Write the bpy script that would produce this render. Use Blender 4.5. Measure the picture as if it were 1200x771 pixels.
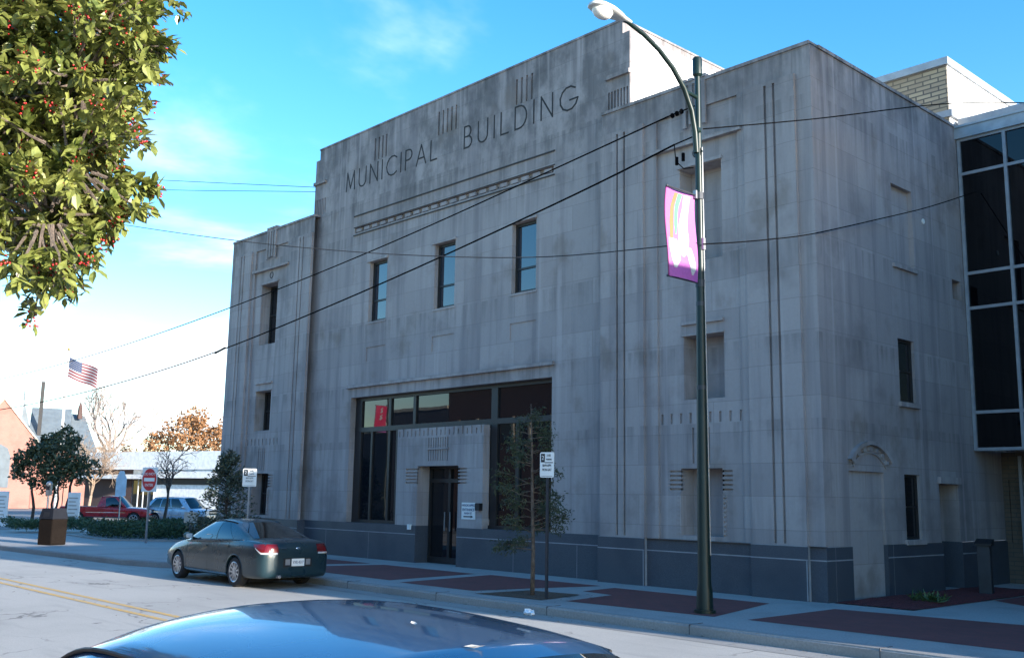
import bpy, bmesh, math, random
import numpy as np
from mathutils import Vector, Matrix

for o in list(bpy.data.objects):
    bpy.data.objects.remove(o, do_unlink=True)
S = bpy.context.scene
COL = S.collection
R = math.radians
PI = math.pi

# ------------------------------------------------------------------ camera
cam = bpy.data.cameras.new("camera")
cam.sensor_width = 36.0
cam.sensor_fit = 'HORIZONTAL'
cam.lens = 35.68
cam.clip_start = 0.05
cam.clip_end = 3000
co = bpy.data.objects.new("camera", cam)
COL.objects.link(co)
co.matrix_world = Matrix(((0.681504, 0.108615, 0.723709, 9.778847),
                          (0.731623, -0.123722, -0.670388, -16.835255),
                          (0.016725, 0.986355, -0.163782, 1.75),
                          (0, 0, 0, 1)))
S.camera = co

# ------------------------------------------------------------------ light
SUN_EL = 13.0
SUN_H = Vector((0.9918, 0.128, 0)).normalized()
SUN_DIR = Vector((SUN_H.x * math.cos(R(SUN_EL)), SUN_H.y * math.cos(R(SUN_EL)), math.sin(R(SUN_EL))))
sl = bpy.data.lights.new("sun", 'SUN')
sl.energy = 5.0
sl.angle = R(0.5)
sl.color = (1.0, 0.93, 0.84)
so = bpy.data.objects.new("sun", sl)
COL.objects.link(so)
so.location = (60, 10, 40)
so.rotation_euler = SUN_DIR.to_track_quat('Z', 'Y').to_euler()

W = bpy.data.worlds.new("World")
S.world = W
W.use_nodes = True
nt = W.node_tree
for n in list(nt.nodes):
    nt.nodes.remove(n)
def wn(t, **k):
    n = nt.nodes.new(t)
    for a, b in k.items():
        setattr(n, a, b)
    return n
sky = wn('ShaderNodeTexSky', sky_type='NISHITA')
sky.sun_disc = False
sky.sun_elevation = R(SUN_EL)
sky.sun_rotation = math.atan2(SUN_H.x, SUN_H.y)
sky.air_density = 1.0
sky.dust_density = 0.3
sky.ozone_density = 2.0
hs = wn('ShaderNodeHueSaturation')
hs.inputs['Hue'].default_value = 0.503
hs.inputs['Saturation'].default_value = 1.38
hs.inputs['Value'].default_value = 1.15
nt.links.new(sky.outputs[0], hs.inputs['Color'])
# clouds: noise on the view direction projected to a flat cloud layer
tc = wn('ShaderNodeTexCoord')
sep = wn('ShaderNodeSeparateXYZ')
nt.links.new(tc.outputs['Generated'], sep.inputs[0])
def wmath(op, a, b=None, clamp=False):
    n = wn('ShaderNodeMath', operation=op)
    n.use_clamp = clamp
    for i, v in enumerate((a, b)):
        if v is None:
            continue
        if isinstance(v, (int, float)):
            n.inputs[i].default_value = v
        else:
            nt.links.new(v, n.inputs[i])
    return n.outputs[0]
zc = wmath('ADD', wmath('MAXIMUM', sep.outputs['Z'], 0.0), 0.12)
cmb = wn('ShaderNodeCombineXYZ')
nt.links.new(wmath('DIVIDE', sep.outputs['X'], zc), cmb.inputs[0])
nt.links.new(wmath('DIVIDE', sep.outputs['Y'], zc), cmb.inputs[1])
cn = wn('ShaderNodeTexNoise')
cn.inputs['Scale'].default_value = 0.85
cn.inputs['Detail'].default_value = 7.0
cn.inputs['Roughness'].default_value = 0.55
cn.inputs['Distortion'].default_value = 0.25
nt.links.new(cmb.outputs[0], cn.inputs['Vector'])
# more cloud low down in the west
low = wn('ShaderNodeMapRange')
low.inputs['From Min'].default_value = 0.36
low.inputs['From Max'].default_value = 0.02
low.inputs['To Min'].default_value = 0.0
low.inputs['To Max'].default_value = 0.29
nt.links.new(sep.outputs['Z'], low.inputs['Value'])
# the bank of cloud lies low in the west, along the street
west = wmath('ADD', wmath('MULTIPLY', sep.outputs['X'], -0.92), wmath('MULTIPLY', sep.outputs['Y'], 0.39))
wm = wn('ShaderNodeMapRange', interpolation_type='SMOOTHSTEP')
wm.inputs['From Min'].default_value = 0.55
wm.inputs['From Max'].default_value = 0.93
nt.links.new(west, wm.inputs['Value'])
cs = wmath('ADD', cn.outputs['Fac'], wmath('MULTIPLY', low.outputs[0], wm.outputs[0]))
cr = wn('ShaderNodeMapRange', interpolation_type='SMOOTHSTEP')
cr.inputs['From Min'].default_value = 0.57
cr.inputs['From Max'].default_value = 0.82
nt.links.new(cs, cr.inputs['Value'])
mx = wn('ShaderNodeMixRGB')
mx.inputs['Color2'].default_value = (5.0, 5.5, 6.0, 1)
nt.links.new(wmath('MULTIPLY', cr.outputs[0], 0.9), mx.inputs['Fac'])
nt.links.new(hs.outputs[0], mx.inputs['Color1'])
bg = wn('ShaderNodeBackground')
bg.inputs['Strength'].default_value = 0.15
nt.links.new(mx.outputs[0], bg.inputs['Color'])
wo = wn('ShaderNodeOutputWorld')
nt.links.new(bg.outputs[0], wo.inputs[0])

S.view_settings.view_transform = 'Standard'
S.view_settings.look = 'None'
S.view_settings.exposure = 1.45
S.view_settings.gamma = 1.0
S.view_settings.use_curve_mapping = False
S.render.engine = 'CYCLES'

# ------------------------------------------------------------------ materials
class NT:
    def __init__(s, name):
        s.m = bpy.data.materials.new(name)
        s.m.use_nodes = True
        s.t = s.m.node_tree
        s.b = s.t.nodes['Principled BSDF']
        s.co = s.t.nodes.new('ShaderNodeTexCoord')
    def n(s, t, **k):
        x = s.t.nodes.new(t)
        for a, b in k.items():
            setattr(x, a, b)
        return x
    def l(s, a, b):
        s.t.links.new(a, b)
    def val(s, sock, v):
        if isinstance(v, (int, float, tuple)):
            sock.default_value = v
        else:
            s.l(v, sock)
    def math(s, op, a, b=0.0, clamp=False):
        x = s.n('ShaderNodeMath', operation=op)
        x.use_clamp = clamp
        s.val(x.inputs[0], a); s.val(x.inputs[1], b)
        return x.outputs[0]
    def noise(s, scale, detail=4, vec=None, rough=0.55, sc3=None):
        x = s.n('ShaderNodeTexNoise')
        x.inputs['Scale'].default_value = scale
        x.inputs['Detail'].default_value = detail
        x.inputs['Roughness'].default_value = rough
        v = vec if vec is not None else s.co.outputs['Object']
        if sc3:
            mp = s.n('ShaderNodeMapping')
            mp.inputs['Scale'].default_value = sc3
            s.l(v, mp.inputs[0]); v = mp.outputs[0]
        s.l(v, x.inputs['Vector'])
        return x.outputs['Fac']
    def ramp(s, fac, a, b, lo=0.0, hi=1.0):
        x = s.n('ShaderNodeMapRange', interpolation_type='SMOOTHSTEP')
        s.l(fac, x.inputs['Value'])
        x.inputs['From Min'].default_value = a
        x.inputs['From Max'].default_value = b
        x.inputs['To Min'].default_value = lo
        x.inputs['To Max'].default_value = hi
        return x.outputs[0]
    def mix(s, fac, c1, c2, mode='MIX'):
        x = s.n('ShaderNodeMixRGB', blend_type=mode)
        s.val(x.inputs['Fac'], fac)
        s.val(x.inputs['Color1'], c1 if not (isinstance(c1, tuple) and len(c1) == 3) else c1 + (1,))
        s.val(x.inputs['Color2'], c2 if not (isinstance(c2, tuple) and len(c2) == 3) else c2 + (1,))
        return x.outputs[0]
    def color(s, c):
        s.val(s.b.inputs['Base Color'], c if not (isinstance(c, tuple) and len(c) == 3) else c + (1,))
    def bump(s, h, strength=0.3, dist=0.02):
        x = s.n('ShaderNodeBump')
        x.inputs['Strength'].default_value = strength
        x.inputs['Distance'].default_value = dist
        s.l(h, x.inputs['Height'])
        s.l(x.outputs[0], s.b.inputs['Normal'])
    def wallvec(s):
        sp = s.n('ShaderNodeSeparateXYZ')
        s.l(s.co.outputs['Object'], sp.inputs[0])
        cb = s.n('ShaderNodeCombineXYZ')
        s.l(s.math('ADD', sp.outputs['X'], sp.outputs['Y']), cb.inputs[0])
        s.l(sp.outputs['Z'], cb.inputs[1])
        return cb.outputs[0], sp

def plain(name, c, rough=0.6, metal=0.0, var=0.12, scale=4.0, spec=None, bump=0.0, coat=0.0):
    t = NT(name)
    f = t.noise(scale, 5)
    a = tuple(max(0, x * (1 - var)) for x in c)
    b = tuple(min(1, x * (1 + var)) for x in c)
    t.color(t.mix(t.ramp(f, 0.3, 0.7), a, b))
    t.b.inputs['Roughness'].default_value = rough
    t.b.inputs['Metallic'].default_value = metal
    if spec is not None:
        t.b.inputs['Specular IOR Level'].default_value = spec
    if coat:
        t.b.inputs['Coat Weight'].default_value = coat
        t.b.inputs['Coat Roughness'].default_value = 0.03
    if bump:
        t.bump(t.noise(scale * 8, 4), bump, 0.01)
    return t.m

def limestone(name, base=(0.355, 0.314, 0.309)):
    t = NT(name)
    v, sp = t.wallvec()
    br = t.n('ShaderNodeTexBrick')
    br.offset = 0.5
    br.inputs['Scale'].default_value = 1.0
    br.inputs['Brick Width'].default_value = 1.32
    br.inputs['Row Height'].default_value = 0.62
    br.inputs['Mortar Size'].default_value = 0.007
    br.inputs['Mortar Smooth'].default_value = 0.4
    br.inputs['Color1'].default_value = (base[0] * 1.10, base[1] * 1.10, base[2] * 1.09, 1)
    br.inputs['Color2'].default_value = (base[0] * 0.90, base[1] * 0.90, base[2] * 0.90, 1)
    br.inputs['Mortar'].default_value = (base[0] * 0.72, base[1] * 0.71, base[2] * 0.70, 1)
    t.l(v, br.inputs['Vector'])
    streak = t.noise(1.0, 5, sc3=(3.0, 3.0, 0.22))
    blotch = t.noise(0.55, 5, rough=0.62)
    fine = t.noise(14, 5)
    c = t.mix(t.ramp(streak, 0.44, 0.68, 0, 0.62), br.outputs['Color'], (base[0] * 0.56, base[1] * 0.56, base[2] * 0.60))
    c = t.mix(t.ramp(blotch, 0.51, 0.70, 0, 0.6), c, (base[0] * 0.52, base[1] * 0.51, base[2] * 0.52))
    c = t.mix(t.ramp(fine, 0.3, 0.7, 0, 0.16), c, (base[0] * 0.7, base[1] * 0.7, base[2] * 0.7))
    # soot on the weathered stones of the parapets
    topz = t.ramp(sp.outputs['Z'], 8.8, 10.9)
    soot = t.noise(1.25, 6, sc3=(1.2, 1.2, 0.75), rough=0.65)
    c = t.mix(t.math('MULTIPLY', topz, t.ramp(soot, 0.40, 0.66, 0, 0.6)), c, (0.07, 0.068, 0.07))
    pale = t.noise(1.0, 4, sc3=(4.5, 4.5, 0.10))
    c = t.mix(t.ramp(pale, 0.56, 0.72, 0, 0.5), c, tuple(x * 1.3 for x in base))
    # drip stains that run down from the copings, ledges and sills
    drip = t.noise(1.0, 4, sc3=(5.5, 5.5, 0.35), rough=0.6)
    dripf = t.ramp(drip, 0.42, 0.66)
    for zl, run, amt in ((12.95, 1.5, 0.5), (10.66, 1.3, 0.48), (9.6, 1.1, 0.36), (6.76, 0.9, 0.32), (4.9, 0.6, 0.36), (3.3, 0.9, 0.34)):
        below = t.math('MULTIPLY', t.ramp(sp.outputs['Z'], zl - run, zl), t.math('LESS_THAN', sp.outputs['Z'], zl))
        c = t.mix(t.math('MULTIPLY', t.math('MULTIPLY', below, dripf), amt), c, (0.075, 0.072, 0.073))
    # warm rust washes here and there
    rust = t.noise(0.9, 5, sc3=(1.0, 1.0, 0.8))
    c = t.mix(t.ramp(rust, 0.56, 0.72, 0, 0.5), c, (0.16, 0.125, 0.10))
    t.color(c)
    t.b.inputs['Roughness'].default_value = 0.85
    t.bump(t.math('ADD', t.math('MULTIPLY', fine, 0.4), t.math('MULTIPLY', br.outputs['Fac'], -1.0)), 0.25, 0.012)
    return t.m

def brickmat(name, c1, c2, mortar, bw=0.22, rh=0.075, ms=0.01, off=0.5, flat=False, rough=0.85):
    t = NT(name)
    if flat:
        v = t.co.outputs['Object']
    else:
        v, sp = t.wallvec()
    br = t.n('ShaderNodeTexBrick')
    br.offset = off
    br.inputs['Scale'].default_value = 1.0
    br.inputs['Brick Width'].default_value = bw
    br.inputs['Row Height'].default_value = rh
    br.inputs['Mortar Size'].default_value = ms
    br.inputs['Color1'].default_value = c1 + (1,)
    br.inputs['Color2'].default_value = c2 + (1,)
    br.inputs['Mortar'].default_value = mortar + (1,)
    t.l(v, br.inputs['Vector'])
    blot = t.noise(0.9, 5)
    c = t.mix(t.ramp(blot, 0.4, 0.7, 0, 0.35), br.outputs['Color'], tuple(x * 0.55 for x in c1))
    t.color(c)
    t.b.inputs['Roughness'].default_value = rough
    t.bump(br.outputs['Fac'], -0.3, 0.01)
    return t.m

def glassmat(name, tint=(0.006, 0.008, 0.012), ior=1.5, rough=0.015):
    t = NT(name)
    t.color(tint)
    t.b.inputs['Roughness'].default_value = rough
    t.b.inputs['IOR'].default_value = ior
    t.bump(t.noise(0.7, 2), 0.03, 0.05)
    return t.m

def paint(name, c, flake=0.35, coat=1.0):
    t = NT(name)
    f = t.noise(1.5, 3)
    t.color(t.mix(t.ramp(f, 0.35, 0.65), tuple(x * 0.95 for x in c), tuple(min(1, x * 1.05) for x in c)))
    t.b.inputs['Metallic'].default_value = flake
    dirt = t.noise(2, 2)
    t.l(t.ramp(dirt, 0.35, 0.75, 0.26, 0.34), t.b.inputs['Roughness'])
    t.b.inputs['Coat Weight'].default_value = coat
    t.b.inputs['Coat Roughness'].default_value = 0.04
    t.b.inputs['Coat IOR'].default_value = 1.45
    return t.m

M = {}
M['stone'] = limestone('limestone')
M['stone_trim'] = limestone('limestone_trim', (0.375, 0.333, 0.326))
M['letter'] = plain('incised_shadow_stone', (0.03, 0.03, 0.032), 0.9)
M['groove'] = plain('shadow_and_soot_stone', (0.055, 0.053, 0.055), 0.9)  # ledge shadow and soot set as one dark colour
def granite():
    t = NT('granite_base')
    f = t.noise(60, 3); g = t.noise(1.2, 5)
    c = t.mix(t.ramp(f, 0.35, 0.65), (0.052, 0.06, 0.076), (0.08, 0.09, 0.108))
    c = t.mix(t.ramp(g, 0.45, 0.7, 0, 0.5), c, (0.036, 0.044, 0.062))
    t.color(c)
    t.b.inputs['Roughness'].default_value = 0.5
    return t.m
M['granite'] = granite()
M['joint'] = plain('pale_joint_and_lit_edge', (0.30, 0.30, 0.32), 0.9)
M['glass'] = glassmat('window_glass')
M['glass_up'] = glassmat('upper_window_glass', (0.012, 0.02, 0.035), 1.95)
M['glass_annex'] = glassmat('curtain_wall_glass', (0.002, 0.002, 0.003), 1.5)
M['carglass'] = glassmat('car_glass', (0.004, 0.006, 0.008), 1.8)
M['frame'] = plain('dark_bronze_frame', (0.018, 0.017, 0.018), 0.45)
M['alu'] = plain('pale_aluminium', (0.30, 0.32, 0.35), 0.5, 0.2)
M['fascia'] = plain('annex_fascia_metal', (0.32, 0.36, 0.40), 0.5, 0.2, bump=0.05)
M['tan_brick'] = brickmat('tan_roman_brick', (0.42, 0.34, 0.23), (0.30, 0.24, 0.17), (0.10, 0.09, 0.08), 0.42, 0.125, 0.02)
M['pale_brick'] = brickmat('dark_annex_brick', (0.13, 0.10, 0.075), (0.10, 0.08, 0.06), (0.07, 0.065, 0.06), 0.3, 0.1)
M['brown_brick'] = brickmat('brown_brick', (0.17, 0.082, 0.042), (0.13, 0.065, 0.036), (0.12, 0.09, 0.07))
M['grey_brick'] = brickmat('grey_brick', (0.10, 0.10, 0.11), (0.08, 0.08, 0.09), (0.08, 0.08, 0.08))
M['church_brick'] = brickmat('church_brick', (0.36, 0.15, 0.115), (0.32, 0.13, 0.10), (0.32, 0.2, 0.17))
M['dark_brick'] = brickmat('dark_red_brick', (0.09, 0.04, 0.035), (0.07, 0.035, 0.03), (0.09, 0.08, 0.075))
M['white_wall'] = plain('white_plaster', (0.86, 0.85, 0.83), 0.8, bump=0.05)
M['roofing'] = plain('roof_felt', (0.12, 0.12, 0.125), 0.9)
M['cream'] = plain('cream_stone_trim', (0.65, 0.58, 0.45), 0.8)
def asphalt():
    t = NT('worn_asphalt')
    f = t.noise(90, 4); g = t.noise(0.35, 6, rough=0.6); h = t.noise(2.0, 5, sc3=(0.25, 2.0, 1))
    c = t.mix(t.ramp(f, 0.3, 0.7), (0.36, 0.345, 0.315), (0.46, 0.44, 0.405))
    c = t.mix(t.ramp(g, 0.42, 0.68, 0, 0.45), c, (0.29, 0.28, 0.26))
    c = t.mix(t.ramp(h, 0.5, 0.75, 0, 0.4), c, (0.26, 0.25, 0.235))
    vo = t.n('ShaderNodeTexVoronoi', feature='DISTANCE_TO_EDGE')
    vo.inputs['Scale'].default_value = 0.35
    nz = t.n('ShaderNodeTexNoise'); nz.inputs['Scale'].default_value = 1.3; nz.inputs['Detail'].default_value = 5
    t.l(t.co.outputs['Object'], nz.inputs['Vector'])
    va = t.n('ShaderNodeVectorMath', operation='SCALE'); va.inputs['Scale'].default_value = 1.4
    t.l(nz.outputs['Color'], va.inputs[0])
    vb = t.n('ShaderNodeVectorMath', operation='ADD')
    t.l(va.outputs[0], vb.inputs[0]); t.l(t.co.outputs['Object'], vb.inputs[1])
    t.l(vb.outputs[0], vo.inputs['Vector'])
    crack = t.math('MULTIPLY', t.ramp(vo.outputs['Distance'], 0.004, 0.012, 1, 0), t.ramp(t.noise(0.5, 3), 0.45, 0.6))
    c = t.mix(t.math('MULTIPLY', crack, 0.7), c, (0.09, 0.085, 0.08))
    t.color(c)
    t.b.inputs['Roughness'].default_value = 0.9
    t.bump(f, 0.35, 0.01)
    return t.m
M['asphalt'] = asphalt()
M['lot'] = plain('lot_asphalt', (0.22, 0.215, 0.21), 0.9, scale=1.0)
def concrete(name, c):
    t = NT(name)
    f = t.noise(30, 5); g = t.noise(0.8, 5)
    k = t.mix(t.ramp(f, 0.3, 0.7), tuple(x * 0.88 for x in c), tuple(x * 1.1 for x in c))
    k = t.mix(t.ramp(g, 0.45, 0.7, 0, 0.5), k, tuple(x * 0.66 for x in c))
    t.color(k)
    t.b.inputs['Roughness'].default_value = 0.85
    t.bump(f, 0.2, 0.006)
    return t.m
M['concrete'] = concrete('pavement_concrete', (0.34, 0.325, 0.31))
M['kerb'] = concrete('kerb_concrete', (0.30, 0.29, 0.275))
M['paver'] = brickmat('red_brick_pavers', (0.20, 0.050, 0.045), (0.155, 0.042, 0.040), (0.10, 0.055, 0.05), 0.2, 0.1, 0.006, flat=True)
M['mulch'] = plain('red_mulch', (0.12, 0.022, 0.024), 0.95, var=0.6, scale=40, bump=1.0)
M['soil'] = plain('pit_soil', (0.10, 0.065, 0.045), 0.95, var=0.6, scale=40, bump=1.0)
M['ground'] = plain('open_ground', (0.26, 0.235, 0.17), 0.95, var=0.3, scale=0.1)
M['grass'] = plain('lawn_grass', (0.20, 0.22, 0.07), 0.95, var=0.4, scale=2.0)
def yellowpaint():
    t = NT('yellow_road_paint')
    w = t.noise(25, 5)
    t.color(t.mix(t.ramp(w, 0.42, 0.62, 0, 0.75), (0.62, 0.36, 0.07), (0.33, 0.31, 0.27)))
    t.b.inputs['Roughness'].default_value = 0.8
    return t.m
M['yellow'] = yellowpaint()
M['patch'] = plain('newer_asphalt_patch', (0.075, 0.075, 0.08), 0.9, scale=8)
M['green'] = plain('dark_green_enamel', (0.006, 0.018, 0.016), 0.4, 0.0, spec=0.4)
M['lampgrey'] = plain('lamp_head_grey', (0.62, 0.62, 0.60), 0.4, 0.2)
t = NT('lamp_refractor')
t.color((0.72, 0.72, 0.70)); t.b.inputs['Roughness'].default_value = 0.12
t.bump(t.noise(60, 2), 0.6, 0.01)
M['refractor'] = t.m
M['steel'] = plain('galvanised_steel', (0.30, 0.31, 0.33), 0.45, 0.6)
M['postdark'] = plain('dark_post_steel', (0.04, 0.045, 0.055), 0.5, 0.3)
M['cable'] = plain('black_cable', (0.004, 0.004, 0.005), 0.95, spec=0.05)
M['cable_pale'] = plain('weathered_cable', (0.05, 0.05, 0.055), 0.9, spec=0.1)
M['signwhite'] = plain('sign_white', (0.78, 0.80, 0.79), 0.4, var=0.04)
M['signblack'] = plain('sign_black', (0.012, 0.015, 0.02), 0.5)
M['signred'] = plain('sign_red', (0.55, 0.03, 0.035), 0.4)
M['signgrey'] = plain('sign_back_aluminium', (0.42, 0.41, 0.38), 0.5, 0.4)
M['paleblue'] = plain('pale_blue_sign', (0.50, 0.64, 0.74), 0.5)
def cloth(name, c):
    t = NT(name)
    f = t.noise(30, 3)
    t.color(t.mix(t.ramp(f, 0.3, 0.7), tuple(x * 0.92 for x in c), tuple(min(1, x * 1.06) for x in c)))
    t.b.inputs['Roughness'].default_value = 0.6
    return t.m
M['ban_purple'] = cloth('banner_purple', (0.42, 0.11, 0.39))
M['ban_edge'] = cloth('banner_dark_hem', (0.22, 0.02, 0.12))
M['ban_red'] = cloth('banner_crimson', (0.60, 0.03, 0.10))
M['ban_orange'] = cloth('banner_orange', (0.38, 0.15, 0.06))
M['ban_green'] = cloth('banner_green', (0.10, 0.33, 0.16))
M['ban_white'] = cloth('banner_white', (0.5, 0.5, 0.5))
M['flag_red'] = cloth('flag_red', (0.13, 0.012, 0.018))
M['flag_white'] = cloth('flag_white', (0.26, 0.26, 0.28))
M['flag_blue'] = cloth('flag_blue', (0.009, 0.027, 0.085))
M['polewhite'] = plain('white_pole_paint', (0.5, 0.5, 0.5), 0.4)
M['gold'] = plain('gilded_finial', (0.5, 0.35, 0.08), 0.3, 0.9)
M['pebble'] = plain('pebble_aggregate', (0.013, 0.010, 0.0085), 0.95, var=0.6, scale=45, bump=0.5, spec=0.05)
M['lid'] = plain('dark_plastic_lid', (0.012, 0.014, 0.02), 0.7, spec=0.15)
M['slate'] = plain('slate_roof', (0.11, 0.135, 0.155), 0.6, scale=2)
M['paper'] = plain('crumpled_white_paper', (0.82, 0.84, 0.86), 0.7)
# vehicles
M['paint_sedan'] = paint('grey_green_car_paint', (0.012, 0.032, 0.042), 0.1, 0.4)
M['paint_blue'] = paint('deep_blue_car_paint', (0.010, 0.055, 0.14), 0.3, 0.85)
M['paint_red'] = paint('red_truck_paint', (0.33, 0.012, 0.018), 0.1)
M['paint_silver'] = paint('silver_blue_paint', (0.38, 0.47, 0.58))
M['rubber'] = plain('tyre_rubber', (0.015, 0.015, 0.017), 0.8)
M['alloy'] = plain('alloy_wheel', (0.55, 0.56, 0.58), 0.3, 0.8)
M['blacktrim'] = plain('black_trim', (0.010, 0.010, 0.012), 0.55)
M['chrome'] = plain('chrome_trim', (0.75, 0.76, 0.78), 0.12, 1.0, var=0.03)
M['taillamp'] = plain('red_lamp_lens', (0.12, 0.004, 0.005), 0.25, coat=0.3)
M['clearlamp'] = plain('clear_lamp_lens', (0.45, 0.46, 0.48), 0.15, coat=0.6)
M['well'] = plain('wheel_well', (0.008, 0.008, 0.009), 0.9)
# plants
def leaf(name, a, b, rough=0.4, spec=0.5, scale=3.0, tr=0.0):
    t = NT(name)
    f = t.noise(scale, 3); g = t.noise(scale * 9, 2)
    c = t.mix(t.ramp(f, 0.35, 0.65), a, b)
    c = t.mix(t.ramp(g, 0.4, 0.7, 0, 0.5), c, tuple(x * 1.45 for x in b))
    t.color(c)
    t.b.inputs['Roughness'].default_value = rough
    t.b.inputs['Specular IOR Level'].default_value = spec
    if tr:
        tl = t.n('ShaderNodeBsdfTranslucent'); t.l(c, tl.inputs[0])
        ms = t.n('ShaderNodeMixShader'); ms.inputs[0].default_value = tr
        out = t.t.nodes['Material Output']
        t.l(t.b.outputs[0], ms.inputs[1]); t.l(tl.outputs[0], ms.inputs[2]); t.l(ms.outputs[0], out.inputs[0])
    return t.m
M['holly'] = leaf('holly_leaf', (0.075, 0.10, 0.020), (0.21, 0.225, 0.06), 0.3, 0.5, 4.0, 0.1)
M['berry'] = plain('red_berry', (0.42, 0.02, 0.02), 0.25, scale=60)
M['bark'] = plain('grey_brown_bark', (0.13, 0.10, 0.08), 0.95, var=0.35, scale=14, bump=0.8)
M['palebark'] = plain('pale_bark', (0.24, 0.20, 0.18), 0.95, var=0.25, scale=10)
M['tanbark'] = plain('tan_twigs', (0.30, 0.22, 0.16), 0.95, var=0.25, scale=10)
M['darkbark'] = plain('dark_bark', (0.045, 0.038, 0.034), 0.95, var=0.3, scale=10)
M['evergreen'] = leaf('dark_evergreen_leaf', (0.022, 0.038, 0.016), (0.07, 0.085, 0.04), 0.5)
M['needle'] = leaf('young_tree_leaf', (0.014, 0.026, 0.010), (0.032, 0.048, 0.018), 0.6)
M['magnolia'] = leaf('glossy_magnolia_leaf', (0.035, 0.055, 0.035), (0.075, 0.09, 0.06), 0.35)
M['olive'] = leaf('olive_yellow_leaf', (0.16, 0.16, 0.04), (0.30, 0.28, 0.07), 0.6)
M['autumn'] = leaf('autumn_leaf', (0.17, 0.075, 0.03), (0.27, 0.14, 0.06), 0.7)
M['hedge'] = leaf('hedge_leaf', (0.02, 0.05, 0.02), (0.045, 0.085, 0.03), 0.6)
M['juniper'] = leaf('small_plant_leaf', (0.03, 0.06, 0.02), (0.07, 0.11, 0.03), 0.5)
M['woods'] = leaf('winter_woods', (0.14, 0.10, 0.07), (0.22, 0.16, 0.11), 0.9, 0.2, 0.3)

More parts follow.
